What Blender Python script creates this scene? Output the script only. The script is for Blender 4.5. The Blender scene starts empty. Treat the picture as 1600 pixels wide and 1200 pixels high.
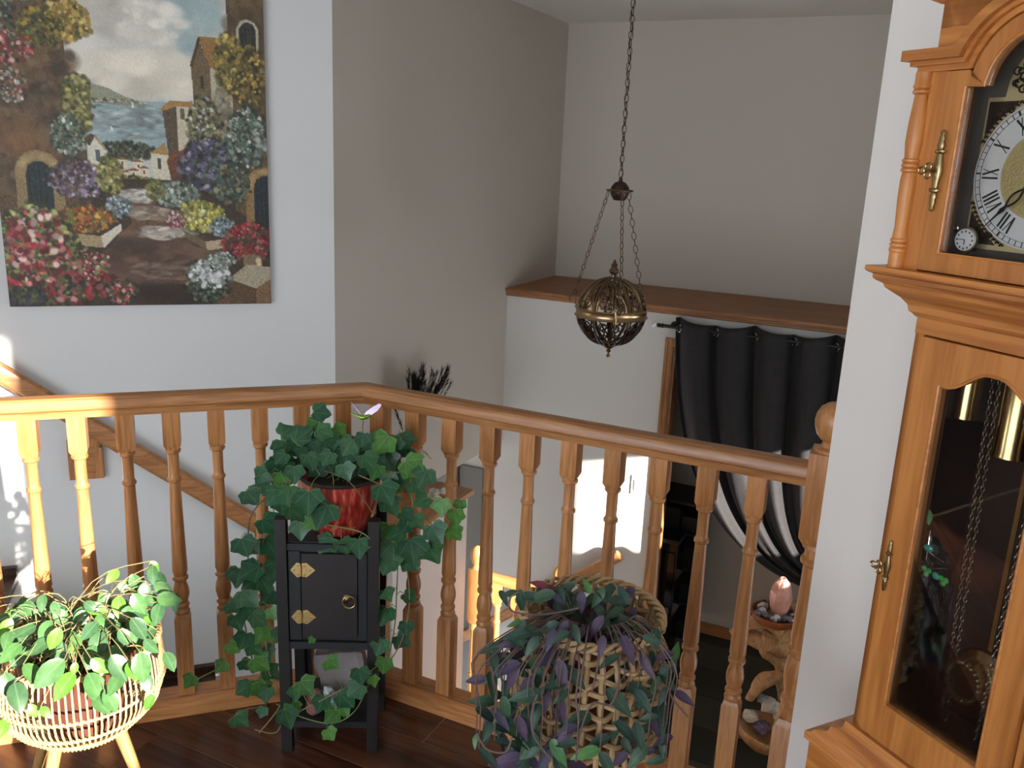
import bpy, bmesh, math, random
import numpy as np
from mathutils import Vector, Matrix, noise
random.seed(7)
PI = math.pi
C = bpy.context.scene.collection
R2 = math.sqrt(.5)
# ------------------------------------------------------------------ camera
H = 1.55
FPX = 1354.5; PITCH = .253017; ROLL = .0433463; YAW = -.4430944
cy, sy = math.cos(YAW), math.sin(YAW)
FW = Vector((sy*math.cos(PITCH), cy*math.cos(PITCH), -math.sin(PITCH)))
RT = Vector((cy, -sy, 0)); UP = RT.cross(FW)
CR = RT*math.cos(ROLL)+UP*math.sin(ROLL); CU = -RT*math.sin(ROLL)+UP*math.cos(ROLL)
CAM = Vector((0, 0, H))
cd = bpy.data.cameras.new('camera'); cam = bpy.data.objects.new('camera', cd); C.objects.link(cam)
cd.sensor_width = 36; cd.lens = FPX/1600*36; cd.clip_start = .02
m = Matrix((CR, CU, -FW)).transposed().to_4x4(); m.translation = CAM; cam.matrix_world = m
bpy.context.scene.camera = cam
# ------------------------------------------------------------------ world, sun, exposure
sc = bpy.context.scene
sc.view_settings.view_transform = 'Standard'; sc.view_settings.look = 'None'
sc.view_settings.gamma = 1; sc.view_settings.use_curve_mapping = False
sc.view_settings.exposure = 1.1
SUN_TO = Vector((.9, -.432, .243)).normalized()
w = bpy.data.worlds.new('world'); sc.world = w; w.use_nodes = True
bg = w.node_tree.nodes['Background']; bg.inputs[0].default_value = (.85, .92, 1, 1); bg.inputs[1].default_value = 3.4
sl = bpy.data.lights.new('sun', 'SUN'); sl.energy = 11.5; sl.angle = .012; sl.color = (1, .93, .82)
so = bpy.data.objects.new('sun', sl); C.objects.link(so)
so.rotation_euler = SUN_TO.to_track_quat('Z', 'Y').to_euler(); so.location = SUN_TO*12
def portal(name, loc, size, direction, col=(1, 1, 1), power=0):
    l = bpy.data.lights.new(name, 'AREA'); l.shape = 'RECTANGLE'; l.size, l.size_y = size
    o = bpy.data.objects.new(name, l); C.objects.link(o); o.location = loc
    o.rotation_euler = Vector(direction).to_track_quat('-Z', 'Z').to_euler()
    if power: l.energy = power; l.color = col
    else: l.cycles.is_portal = True
    return o
WR = (-3.2, .6, .25, 2.15)      # rear window x0,x1,z0,z1
portal('rear_window_portal', ((WR[0]+WR[1])/2, -3.02, (WR[2]+WR[3])/2), (WR[1]-WR[0], WR[3]-WR[2]), (0, 1, 0))
portal('right_window_portal', (2.22, -1.15, 1.7), (1.25, 1.2), (-1, 0, 0))
portal('left_window_portal', (-4.62, -1.8, 1.35), (1.2, 1.3), (1, 0, 0))
portal('entry_sidelight_portal', (1.22, 2.2, -.28), (.40, 1.83), (-1, 0, 0))
portal('entry_door_portal', (1.22, 2.66, -.42), (.36, 1.75), (-1, 0, 0))
portal('entry_window_portal', (1.22, 3.6, .29), (.76, .69), (-1, 0, 0))

# ------------------------------------------------------------------ pixel helpers (1600x1200 frame of the photograph)
def ray(x, y): return (x-800)*CR-(y-600)*CU+FPX*FW
def atz(x, y, z): d = ray(x, y); return CAM+d*((z-H)/d.z)
def pl(x, y, nx, ny, c): d = ray(x, y); return CAM+d*(c/(d.x*nx+d.y*ny))
def atd(x, y, d): return CAM+ray(x, y)*(d/FPX)
# ------------------------------------------------------------------ materials
def srgb(r, g, b):
    f = lambda c: c/12.92 if c <= .04045 else ((c+.055)/1.055)**2.4
    return (f(r/255), f(g/255), f(b/255), 1)
def mat(name, col, rough=.5, metal=0, bump=0, bscale=60, var=0, spec=.5):
    m = bpy.data.materials.new(name); m.use_nodes = True; nt = m.node_tree; b = nt.nodes['Principled BSDF']
    b.inputs['Base Color'].default_value = col; b.inputs['Roughness'].default_value = rough; b.inputs['Metallic'].default_value = metal
    b.inputs['Specular IOR Level'].default_value = spec
    tc = nt.nodes.new('ShaderNodeTexCoord')
    if var:
        n = nt.nodes.new('ShaderNodeTexNoise'); n.inputs['Scale'].default_value = bscale*.3; n.inputs['Detail'].default_value = 4
        nt.links.new(tc.outputs['Object'], n.inputs['Vector'])
        mx = nt.nodes.new('ShaderNodeMix'); mx.data_type = 'RGBA'
        mx.inputs[6].default_value = tuple(c*(1-var) for c in col[:3])+(1,); mx.inputs[7].default_value = tuple(min(1, c*(1+var)) for c in col[:3])+(1,)
        nt.links.new(n.outputs[0], mx.inputs[0]); nt.links.new(mx.outputs[2], b.inputs['Base Color'])
    if bump:
        n2 = nt.nodes.new('ShaderNodeTexNoise'); n2.inputs['Scale'].default_value = bscale; n2.inputs['Detail'].default_value = 5
        nt.links.new(tc.outputs['Object'], n2.inputs['Vector'])
        bp = nt.nodes.new('ShaderNodeBump'); bp.inputs['Strength'].default_value = bump; bp.inputs['Distance'].default_value = .004
        nt.links.new(n2.outputs[0], bp.inputs['Height']); nt.links.new(bp.outputs[0], b.inputs['Normal'])
    return m
def wood(name, light, dark, axis=2, rough=.35, sc_=26, stretch=.07, coat=.0, rnd=True):
    m = bpy.data.materials.new(name); m.use_nodes = True; nt = m.node_tree; b = nt.nodes['Principled BSDF']
    L = nt.links.new
    tc = nt.nodes.new('ShaderNodeTexCoord'); mp = nt.nodes.new('ShaderNodeMapping')
    s = [1, 1, 1]; s[axis] = stretch; mp.inputs['Scale'].default_value = s
    L(tc.outputs['Object'], mp.inputs['Vector'])
    src = tc.outputs['Object']
    if rnd:
        oi = nt.nodes.new('ShaderNodeObjectInfo'); ml = nt.nodes.new('ShaderNodeVectorMath'); ml.operation = 'SCALE'
        cb = nt.nodes.new('ShaderNodeCombineXYZ')
        for i in range(3): L(oi.outputs['Random'], cb.inputs[i])
        L(cb.outputs[0], ml.inputs[0]); ml.inputs['Scale'].default_value = 7.3
        ad = nt.nodes.new('ShaderNodeVectorMath'); L(tc.outputs['Object'], ad.inputs[0]); L(ml.outputs[0], ad.inputs[1]); L(ad.outputs[0], mp.inputs['Vector'])
    n = nt.nodes.new('ShaderNodeTexNoise'); n.inputs['Scale'].default_value = sc_; n.inputs['Detail'].default_value = 3; n.inputs['Distortion'].default_value = .8
    n2 = nt.nodes.new('ShaderNodeTexNoise'); n2.inputs['Scale'].default_value = sc_*7; n2.inputs['Detail'].default_value = 2
    L(mp.outputs[0], n.inputs['Vector']); L(mp.outputs[0], n2.inputs['Vector'])
    wv = nt.nodes.new('ShaderNodeMath'); wv.operation = 'SINE'; mu = nt.nodes.new('ShaderNodeMath'); mu.operation = 'MULTIPLY'; mu.inputs[1].default_value = 18
    L(n.outputs[0], mu.inputs[0]); L(mu.outputs[0], wv.inputs[0])
    a = nt.nodes.new('ShaderNodeMath'); a.operation = 'MULTIPLY_ADD'; a.inputs[1].default_value = .15; L(wv.outputs[0], a.inputs[0]); L(n2.outputs[0], a.inputs[2])
    cr = nt.nodes.new('ShaderNodeValToRGB'); cr.color_ramp.elements[0].position = .28; cr.color_ramp.elements[1].position = .72
    cr.color_ramp.elements[0].color = dark; cr.color_ramp.elements[1].color = light
    L(a.outputs[0], cr.inputs[0]); 
    out = cr.outputs[0]
    if rnd:
        hv = nt.nodes.new('ShaderNodeHueSaturation'); mr = nt.nodes.new('ShaderNodeMapRange'); mr.inputs[3].default_value = .86; mr.inputs[4].default_value = 1.1
        L(oi.outputs['Random'], mr.inputs[0]); L(mr.outputs[0], hv.inputs['Value']); L(out, hv.inputs['Color']); out = hv.outputs[0]
    L(out, b.inputs['Base Color'])
    b.inputs['Roughness'].default_value = rough; b.inputs['Coat Weight'].default_value = coat; b.inputs['Coat Roughness'].default_value = .15
    bp = nt.nodes.new('ShaderNodeBump'); bp.inputs['Strength'].default_value = .12; bp.inputs['Distance'].default_value = .002
    L(a.outputs[0], bp.inputs['Height']); L(bp.outputs[0], b.inputs['Normal'])
    return m
def glassmat(name, col=(1, 1, 1, 1), rough=.0, alpha=.1):
    # thin pane: mostly see-through, mirror reflection by angle
    m = bpy.data.materials.new(name); m.use_nodes = True; nt = m.node_tree; nt.nodes.clear()
    o = nt.nodes.new('ShaderNodeOutputMaterial'); t = nt.nodes.new('ShaderNodeBsdfTransparent'); g = nt.nodes.new('ShaderNodeBsdfGlossy')
    g.inputs['Roughness'].default_value = rough; t.inputs[0].default_value = col
    f = nt.nodes.new('ShaderNodeFresnel'); f.inputs[0].default_value = 1.5; a = nt.nodes.new('ShaderNodeMath'); a.operation = 'MULTIPLY_ADD'; a.inputs[1].default_value = .9; a.inputs[2].default_value = 0
    mx = nt.nodes.new('ShaderNodeMixShader'); nt.links.new(f.outputs[0], a.inputs[0]); nt.links.new(a.outputs[0], mx.inputs[0])
    nt.links.new(t.outputs[0], mx.inputs[1]); nt.links.new(g.outputs[0], mx.inputs[2]); nt.links.new(mx.outputs[0], o.inputs[0])
    return m
def leafmat(name, cols, vein=None, rough=.42, thetas=(0,), vw=.012, trans=.25, edge=None):
    m = bpy.data.materials.new(name); m.use_nodes = True; nt = m.node_tree; b = nt.nodes['Principled BSDF']; L = nt.links.new
    oi = nt.nodes.new('ShaderNodeObjectInfo'); cr = nt.nodes.new('ShaderNodeValToRGB'); cr.color_ramp.interpolation = 'LINEAR'
    e = cr.color_ramp.elements; e[0].color = cols[0]; e[0].position = 0; e[1].color = cols[-1]; e[1].position = 1
    for i in range(1, len(cols)-1): x = e.new(i/(len(cols)-1)); x.color = cols[i]
    L(oi.outputs['Random'], cr.inputs[0]); out = cr.outputs[0]
    tc = nt.nodes.new('ShaderNodeTexCoord')
    nz = nt.nodes.new('ShaderNodeTexNoise'); nz.inputs['Scale'].default_value = 3; L(tc.outputs['Object'], nz.inputs['Vector'])
    hs = nt.nodes.new('ShaderNodeHueSaturation'); mr = nt.nodes.new('ShaderNodeMapRange'); mr.inputs[1].default_value = .3; mr.inputs[2].default_value = .7; mr.inputs[3].default_value = .75; mr.inputs[4].default_value = 1.25
    L(nz.outputs[0], mr.inputs[0]); L(mr.outputs[0], hs.inputs['Value']); L(out, hs.inputs['Color']); out = hs.outputs[0]
    if vein:
        sp = nt.nodes.new('ShaderNodeSeparateXYZ'); L(tc.outputs['Object'], sp.inputs[0])
        for t in thetas:
            a = nt.nodes.new('ShaderNodeMath'); a.operation = 'MULTIPLY'; a.inputs[1].default_value = math.cos(t); L(sp.outputs[0], a.inputs[0])
            c = nt.nodes.new('ShaderNodeMath'); c.operation = 'MULTIPLY_ADD'; c.inputs[1].default_value = -math.sin(t); L(sp.outputs[1], c.inputs[0]); L(a.outputs[0], c.inputs[2])
            d = nt.nodes.new('ShaderNodeMath'); d.operation = 'ABSOLUTE'; L(c.outputs[0], d.inputs[0])
            k = nt.nodes.new('ShaderNodeMapRange'); k.inputs[1].default_value = vw*.4; k.inputs[2].default_value = vw*1.6; k.inputs[3].default_value = .55; k.inputs[4].default_value = 0
            L(d.outputs[0], k.inputs[0]); mx = nt.nodes.new('ShaderNodeMix'); mx.data_type = 'RGBA'
            L(k.outputs[0], mx.inputs[0]); L(out, mx.inputs[6]); mx.inputs[7].default_value = vein; out = mx.outputs[2]
    L(out, b.inputs['Base Color']); b.inputs['Roughness'].default_value = rough
    tr = nt.nodes.new('ShaderNodeBsdfTranslucent'); L(out, tr.inputs[0]); ms = nt.nodes.new('ShaderNodeMixShader'); ms.inputs[0].default_value = trans
    o = nt.nodes['Material Output']; L(b.outputs[0], ms.inputs[1]); L(tr.outputs[0], ms.inputs[2]); L(ms.outputs[0], o.inputs[0])
    return m
OL, OD = (.50, .230, .086, 1), (.33, .135, .045, 1)
oakZ = wood('oak_grain_upright', OL, OD, 2); oakX = wood('oak_grain_x', OL, OD, 0); oakY = wood('oak_grain_y', OL, OD, 1)
ledge_m = wood('ledge_oak', (.34, .15, .055, 1), (.21, .085, .03, 1), 0, .5)
orange_m = wood('orange_oak', (.75, .36, .13, 1), (.60, .26, .08, 1), 2, .3, rnd=False)
CL, CD = (.57, .225, .055, 1), (.40, .138, .030, 1)
clkZ = wood('clock_cherry_upright', CL, CD, 2, .38, 14); clkX = wood('clock_cherry_cross', CL, CD, 0, .38, 14)
clk_oak = wood('clock_moulding_wood', (.56, .225, .065, 1), (.34, .115, .03, 1), 0, .4, 18)
walnut = wood('dark_walnut_plank', (.125, .046, .023, 1), (.042, .016, .010, 1), 0, .28, 9, coat=.2)
walnut2 = wood('dark_walnut_tread', (.07, .03, .018, 1), (.03, .012, .008, 1), 0, .35, 9)
seam_m = mat('plank_seam_glint', (.42, .31, .22, 1), .6)  # pale tone paints light caught on the plank edges
wall_m = mat('taupe_wall_paint_light', (.55, .50, .44, 1), .7, bump=.08, bscale=240)
left_m = mat('pale_wall_paint', (.68, .69, .69, 1), .6, bump=.08, bscale=240)
low_m = mat('lower_wall_paint', (.66, .645, .62, 1), .6, bump=.08, bscale=240)
wallw_m = mat('white_wall_paint', (.74, .71, .68, 1), .6, bump=.06, bscale=240)
ceil_m = mat('ceiling_paint', (.82, .82, .77, 1), .8, bump=.2, bscale=180)
white_m = mat('white_plastic', (.8, .8, .79, 1), .4)
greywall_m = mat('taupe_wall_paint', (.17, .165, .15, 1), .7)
black_m = mat('black_lacquer', (.009, .007, .007, 1), .5, var=.5, bscale=60)
blackb_m = mat('black_painted_wood', (.011, .013, .016, 1), .5, var=.35, bscale=50)
iron_m = mat('black_iron', (.02, .02, .022, 1), .4, .6)
brass_m = mat('polished_brass', (.72, .53, .24, 1), .22, 1)
abrass_m = mat('antique_brass', (.34, .25, .12, 1), .32, 1, var=.35, bscale=90)
bronze_m = mat('antique_bronze', (.20, .135, .08, 1), .35, 1, var=.4, bscale=120)
bronze_d = mat('dark_bronze', (.07, .048, .035, 1), .4, .9, var=.4, bscale=120)
steel_m = mat('nickel_chain', (.6, .55, .45, 1), .25, 1)
chrome_m = mat('chrome', (.8, .8, .8, 1), .1, 1)
soil_m = mat('potting_soil', (.035, .022, .015, 1), .9, bump=1, bscale=90, var=.5)
stem_m = mat('pale_stem', (.22, .18, .08, 1), .6)
stemd_m = mat('dark_stem', (.10, .08, .05, 1), .6)
stemg_m = mat('green_stem', (.16, .22, .07, 1), .6)
stemp_m = mat('mauve_stem', (.13, .085, .075, 1), .6)
rattan_m = mat('rattan_cane', (.50, .345, .165, 1), .5, var=.25, bscale=70)
wick_m = mat('willow_wicker', (.43, .29, .145, 1), .6, var=.4, bscale=60)
beech_m = wood('beech_leg', (.42, .24, .09, 1), (.34, .18, .065, 1), 2, .4)
terra_m = mat('terracotta_plastic', (.10, .032, .02, 1), .5, var=.2)
drift_m = wood('driftwood', (.52, .30, .13, 1), (.33, .17, .07, 1), 2, .5, 12, .3)
bowl_m = wood('red_wood_bowl', (.32, .10, .03, 1), (.2, .055, .018, 1), 0, .35)
clearpane = glassmat('clear_glass')
clockpane = glassmat('clock_glass', (.93, .93, .93, 1), 0, .12)
# ------------------------------------------------------------------ object helpers
def thing(name, label, cat, loc=(0, 0, 0), rotz=0, group=None):
    o = bpy.data.objects.new(name, None); C.objects.link(o); o.location = loc; o.rotation_euler = (0, 0, rotz)
    o.empty_display_size = .1; o['label'] = label; o['category'] = cat
    if group: o['group'] = group
    return o
def mesh_of(name, bm, mt, smooth=False, ang=40):
    me = bpy.data.meshes.new(name); bmesh.ops.recalc_face_normals(bm, faces=bm.faces[:]) ; bm.to_mesh(me); bm.free()
    if isinstance(mt, (list, tuple)):
        for x in mt: me.materials.append(x)
    else: me.materials.append(mt)
    if smooth:
        me.shade_smooth(); me.set_sharp_from_angle(angle=math.radians(ang))
    return me
def part(name, bm, mt, parent=None, smooth=False, label=None, kind=None, ang=40, loc=None, rot=None):
    me = mesh_of(name, bm, mt, smooth, ang) if isinstance(bm, bmesh.types.BMesh) else bm
    o = bpy.data.objects.new(name, me); C.objects.link(o)
    if parent: o.parent = parent
    if label: o['label'] = label
    if kind: o['kind'] = kind
    if loc is not None: o.location = loc
    if rot is not None: o.rotation_euler = rot
    return o
def tag(o, label, cat, group=None):
    o['label'] = label; o['category'] = cat
    if group: o['group'] = group
    return o
def struct(name, bm, mt, parent=None, **k):
    o = part(name, bm, mt, parent, **k)
    if parent is None: o['kind'] = 'structure'
    return o
NB = bmesh.new
def box(bm, x0, x1, y0, y1, z0, z1, M=None, mi=0):
    v = [Vector((x, y, z)) for z in (z0, z1) for y in (y0, y1) for x in (x0, x1)]
    if M is not None: v = [M @ q for q in v]
    v = [bm.verts.new(q) for q in v]
    for f in ((0, 2, 3, 1), (4, 5, 7, 6), (0, 1, 5, 4), (2, 6, 7, 3), (0, 4, 6, 2), (1, 3, 7, 5)):
        g = bm.faces.new([v[i] for i in f]); g.material_index = mi
    return bm
def B(*a, **k): return box(NB(), *a, **k)
def bev(bm, w, s=1, ang=30):
    es = [e for e in bm.edges if len(e.link_faces) == 2 and e.calc_face_angle(0) > math.radians(ang)]
    bmesh.ops.bevel(bm, geom=es, offset=w, segments=s, affect='EDGES', profile=.6); return bm
def prism(bm, pts, z0, z1, f=None):
    """pts: 2d outline; f maps (a,b,h)->Vector (default xy outline, z extrusion)"""
    f = f or (lambda a, b, h: Vector((a, b, h)))
    lo = [bm.verts.new(f(a, b, z0)) for a, b in pts]; hi = [bm.verts.new(f(a, b, z1)) for a, b in pts]
    n = len(pts); bm.faces.new(lo[::-1]); bm.faces.new(hi)
    for i in range(n): bm.faces.new((lo[i], lo[(i+1) % n], hi[(i+1) % n], hi[i]))
    return bm
XZ = lambda a, b, h: Vector((a, h, b))
def ringprism(bm, outer, inner, y0, y1):
    """frame between two open outlines of equal length (x,z), closed as strips, extruded in y"""
    n = len(outer)
    V = [[bm.verts.new((p[0], y, p[1])) for p in L_] for y in (y0, y1) for L_ in (outer, inner)]
    o0, i0, o1, i1 = V
    for k in range(n-1):
        bm.faces.new((o0[k], o0[k+1], i0[k+1], i0[k])); bm.faces.new((o1[k], i1[k], i1[k+1], o1[k+1]))
        bm.faces.new((o0[k], o1[k], o1[k+1], o0[k+1])); bm.faces.new((i0[k], i0[k+1], i1[k+1], i1[k]))
    for k in (0, n-1): bm.faces.new((o0[k], i0[k], i1[k], o1[k]))
    return bm
def lathe(bm, prof, seg=16, c=(0, 0, 0), M=None, cap=True):
    c = Vector(c); rings = []
    for r, z in prof:
        rings.append([bm.verts.new((M @ Vector((r*math.cos(2*PI*i/seg), r*math.sin(2*PI*i/seg), z)) if M is not None else Vector((r*math.cos(2*PI*i/seg), r*math.sin(2*PI*i/seg), z)))+c) for i in range(seg)])
    for a, b in zip(rings, rings[1:]):
        for i in range(seg): bm.faces.new((a[i], a[(i+1) % seg], b[(i+1) % seg], b[i]))
    if cap:
        bm.faces.new(rings[0][::-1]); bm.faces.new(rings[-1])
    return bm
def tube(bm, pts, r, seg=6, closed=False, cap=True):
    pts = [Vector(p) for p in pts]; n = len(pts); rs = r if isinstance(r, (list, tuple)) else [r]*n
    T = []
    for i in range(n):
        a = pts[(i-1) % n] if (closed or i > 0) else pts[i]; b = pts[(i+1) % n] if (closed or i < n-1) else pts[i]
        t = (b-a); T.append(t.normalized() if t.length > 1e-9 else Vector((0, 0, 1)))
    up = Vector((0, 0, 1)) if abs(T[0].z) < .9 else Vector((1, 0, 0))
    nr = T[0].cross(up).normalized(); rings = []
    for i in range(n):
        nr = (nr-T[i]*nr.dot(T[i]))
        nr = nr.normalized() if nr.length > 1e-6 else T[i].orthogonal().normalized()
        bn = T[i].cross(nr)
        rings.append([bm.verts.new(pts[i]+(nr*math.cos(2*PI*k/seg)+bn*math.sin(2*PI*k/seg))*rs[i]) for k in range(seg)])
    rr = list(zip(rings, rings[1:]))+([(rings[-1], rings[0])] if closed else [])
    for a, b in rr:
        for k in range(seg): bm.faces.new((a[k], a[(k+1) % seg], b[(k+1) % seg], b[k]))
    if cap and not closed: bm.faces.new(rings[0][::-1]); bm.faces.new(rings[-1])
    return bm
def smooth_path(P, n=6):
    P = [Vector(p) for p in P]; out = []
    for i in range(len(P)-1):
        a = P[max(0, i-1)]; b = P[i]; c = P[i+1]; d = P[min(len(P)-1, i+2)]
        for k in range(n):
            t = k/n; out.append(.5*((2*b)+(c-a)*t+(2*a-5*b+4*c-d)*t*t+(3*b-a-3*c+d)*t**3))
    out.append(P[-1]); return out
def clip(poly, a, b, c):  # keep a*x+b*y<=c
    out = []
    for i in range(len(poly)):
        p, q = poly[i], poly[(i+1) % len(poly)]; dp = a*p[0]+b*p[1]-c; dq = a*q[0]+b*q[1]-c
        if dp <= 0: out.append(p)
        if (dp < 0) != (dq < 0) and abs(dp-dq) > 1e-9:
            t = dp/(dp-dq); out.append((p[0]+(q[0]-p[0])*t, p[1]+(q[1]-p[1])*t))
    return out
def sphere(bm, c, r, seg=14, ring=9, sc=(1, 1, 1)):
    M = Matrix.Translation(c) @ Matrix.Diagonal((*sc, 1))
    bmesh.ops.create_uvsphere(bm, u_segments=seg, v_segments=ring, radius=r, matrix=M); return bm
def rock(bm, c, r, sc=(1, 1, 1), seed=0, amp=.35, sub=2, fr=1.6):
    t = NB(); bmesh.ops.create_icosphere(t, subdivisions=sub, radius=1)
    vm = {}
    for v in t.verts:
        n = v.co.normalized(); k = 1+amp*noise.noise(n*fr+Vector((seed*3.1, seed*1.7, 0)))
        vm[v] = bm.verts.new(Vector(c)+Vector((n.x*sc[0], n.y*sc[1], n.z*sc[2]))*r*k)
    for f in t.faces: bm.faces.new([vm[v] for v in f.verts])
    t.free(); return bm
# ------------------------------------------------------------------ structure
CORN = (-2.292, 3.011); YB = 4.71; YU = 5.44; ZC = 2.40; ZE = -1.54; CW = 3.75
E0 = Vector((-.138, 1.886, 0)); DD = Vector((.7875, -.6163, 0)); NN = Vector((.6163, .7875, 0))
def wall(name, p0, p1, thick, z0, z1, holes=(), mt=wall_m, rnd=None):
    """wall from p0 to p1 (plan), body to the LEFT of p0->p1 by thick; holes (s0,s1,z0,z1)"""
    p0 = Vector((*p0, 0)); p1 = Vector((*p1, 0)); d = (p1-p0); Ln = d.length; d.normalize(); nn = Vector((-d.y, d.x, 0))
    M = Matrix(((d.x, nn.x, 0, p0.x), (d.y, nn.y, 0, p0.y), (0, 0, 1, 0), (0, 0, 0, 1)))
    xs = sorted({0, Ln, *[h[0] for h in holes], *[h[1] for h in holes]}); bm = NB()
    for a, b in zip(xs, xs[1:]):
        hs = sorted([h for h in holes if h[0] <= a+1e-6 and h[1] >= b-1e-6], key=lambda h: h[2]); z = z0
        for h in hs:
            if h[2] > z: box(bm, a, b, 0, thick, z, h[2], M)
            z = h[3]
        if z < z1: box(bm, a, b, 0, thick, z, z1, M)
    if rnd: bev(bm, rnd, 4, 60)
    return struct(name, bm, mt)
L0 = (-4.6, -4.6+CW/R2)
wall('wall_left', L0, CORN, .12, -1.6, ZC, mt=left_m)
wall('wall_stairwell', (CORN[0], CORN[1]), (CORN[0], YU), .12, -3.0, ZC, holes=[(.6, YB-CORN[1]+.04, -3.0, -.18)])
wall('wall_back', (-2.42, YU), (1.3, YU), .1, ZE-.1, ZC)
wall('wall_back_lower', (-3.7, YB), (1.2, YB), .08, -3.0, .755, holes=[(2.465, 4.35, ZE, .575)], mt=low_m)
wall('wall_entry_right', (1.2, YU), (1.2, .83), .12, ZE-.1, ZC,
     holes=[(YU-3.98, YU-3.22, -.05, .635), (YU-2.40, YU-2.00, -1.2, .635), (YU-2.84, YU-2.48, -1.3, .45)])
wall('wall_right', tuple((E0+DD*2.97)[:2]), tuple(E0[:2]), -.12, 0, ZC, mt=wallw_m, rnd=.018)
wall('wall_window_side', (2.2, .09), (2.2, -3.1), .12, 0, ZC, holes=[(.55, 1.84, 1.1, 2.3)])
wall('wall_rear', (2.2, -3.0), (-4.7, -3.0), .12, 0, ZC, holes=[(2.2-WR[1], 2.2-WR[0], WR[2], WR[3])])
wall('wall_far_left', (-4.6, -3.1), (-4.6, .75), .12, 0, ZC, holes=[(.7, 1.9, .7, 2.0)], mt=mat('dim_reflection_wall', (.16, .13, .11, 1), .7))  # unseen wall, coloured dark to keep the clock glass reflection dim
wall('wall_closet_left', (-1.5, YB+.08), (-1.5, YU), .06, ZE, .75)
wall('wall_closet_right', (.66, YU), (.66, YB+.08), .06, ZE, .75)
struct('ceiling', B(-4.75, 2.35, -3.15, 5.6, ZC, ZC+.1), ceil_m)
# walls below the upper floor edge
wall('wall_entry_near', (-1.37, 1.86), (1.2, 1.86), .1, ZE, -.2)
a0 = Vector((-1, 1, 0))*R2*2.26
s2 = lambda s, c: (R2*s-R2*c, R2*s+R2*c)
wall('wall_stair_near', s2(-1.1, 2.26), s2(.40, 2.26), .1, ZE, -.2)
# upper floor slab + planks
def slab(poly, z0, z1, name, mt):
    return struct(name, prism(NB(), poly, z0, z1), mt)
SLX = 1.975
P = [(-4.6, -3), (2.2, -3), (2.2, 1.97), (-4.6, 1.97)]
P = clip(P, -R2, R2, 2.385); P = clip(P, NN.x, NN.y, 1.50)
floor = slab(P, -.25, -.0014, 'floor', seam_m)
struct('trim_1', prism(NB(), [s2(-1.08, 2.385), s2(.42, 2.385), s2(.42, 2.40), s2(-1.08, 2.40)], -.27, -.0), wallw_m)
P2 = [s2(-6, 2.385), s2(-1.05, 2.385), s2(-1.05, 3.75), s2(-6, 3.75)]
P2 = clip(P2, -1, 0, 4.6)
struct('floor_hall', prism(NB(), P2, -.25, 0), walnut2)
yk = 1.443; row = 0
for k in range(-13, 4):
    y0 = yk+.1605*k; y1 = y0+.1605
    off = [(-.9), (-1.548), (-1.06), (-1.30), (-.35), (-1.7)][k % 6]
    for j in range(-4, 4):
        x0 = off+1.22*j; x1 = x0+1.22
        if k == 0: x0 -= .0
        g = .0013
        q = [(x0+g, y0+g), (x1-g, y0+g), (x1-g, y1-g), (x0+g, y1-g)]
        q = clip(q, -R2, R2, 2.36); 
        if len(q) > 2: q = clip(q, 0, 1, 1.95)
        if len(q) > 2: q = clip(q, NN.x, NN.y, 1.44)
        if len(q) > 2: q = clip(q, 1, 0, 2.19)
        if len(q) > 2: q = clip(q, -1, 0, 4.59)
        if len(q) < 3: continue
        A = abs(sum(q[i][0]*q[(i+1) % len(q)][1]-q[(i+1) % len(q)][0]*q[i][1] for i in range(len(q))))
        if A < .004: continue
        o = part('plank', prism(NB(), q, -.0016, 0), walnut, floor)
# entry floor and slate tiles
EP = [(-2.3, 1.95), (1.2, 1.95), (1.2, YU), (-1.3, YU), (-1.3, 3.62), (-2.3, 3.62)]
ent = struct('floor_entry', B(-1.3, 1.2, 1.9, YU, ZE-.1, ZE-.006), mat('slate_grout', (.05, .055, .05, 1), .8))
struct('floor_landing', B(-2.9, -1.3, 1.9, 3.62, ZE-.1, ZE), mat('landing_slate', (.03, .035, .03, 1), .35, var=.5))
slate = leafmat('black_green_slate', [(.022, .026, .022, 1), (.05, .052, .042, 1), (.034, .04, .034, 1)], rough=.3, trans=0)
for i in range(8):
    for j in range(12):
        x0 = -1.29+i*.305; y0 = 1.96+j*.305
        if y0+.3 > YU or x0+.3 > 1.2: continue
        part('tile', B(x0, x0+.301, y0, y0+.301, ZE-.006, ZE+random.uniform(-.0005, .0015)), slate, ent)
# upper stair flight along the left wall
st = thing('staircase', 'dark walnut stair treads descending along the wall under the painting', 'stairs', (0, 0, 0))
def slb(s0, s1, c0, c1, z0, z1): return prism(NB(), [s2(s0, c0), s2(s1, c0), s2(s1, c1), s2(s0, c1)], z0, z1)
for k in range(1, 8):
    s0 = -1.05+.25*(k-1); z = -.1925*k
    cm = 3.745 if k < 6 else (3.60 if k == 6 else 3.33)
    part('tread', slb(s0-.02, s0+.25, 2.385, cm, z-.035, z), walnut2, st)
    part('riser', slb(s0, s0+.02, 2.385, cm, z-.0, z+.1575), wallw_m, st)
part('riser', slb(.67, .69, 2.385, 3.33, ZE, ZE+.1575), wallw_m, st)
for k in range(1, 6):
    s0 = -1.05+.25*(k-1); z = -.1925*k
    part('skirt_board', slb(s0, s0+.25, 3.72, 3.748, z, z+.035), walnut2, st)
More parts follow.
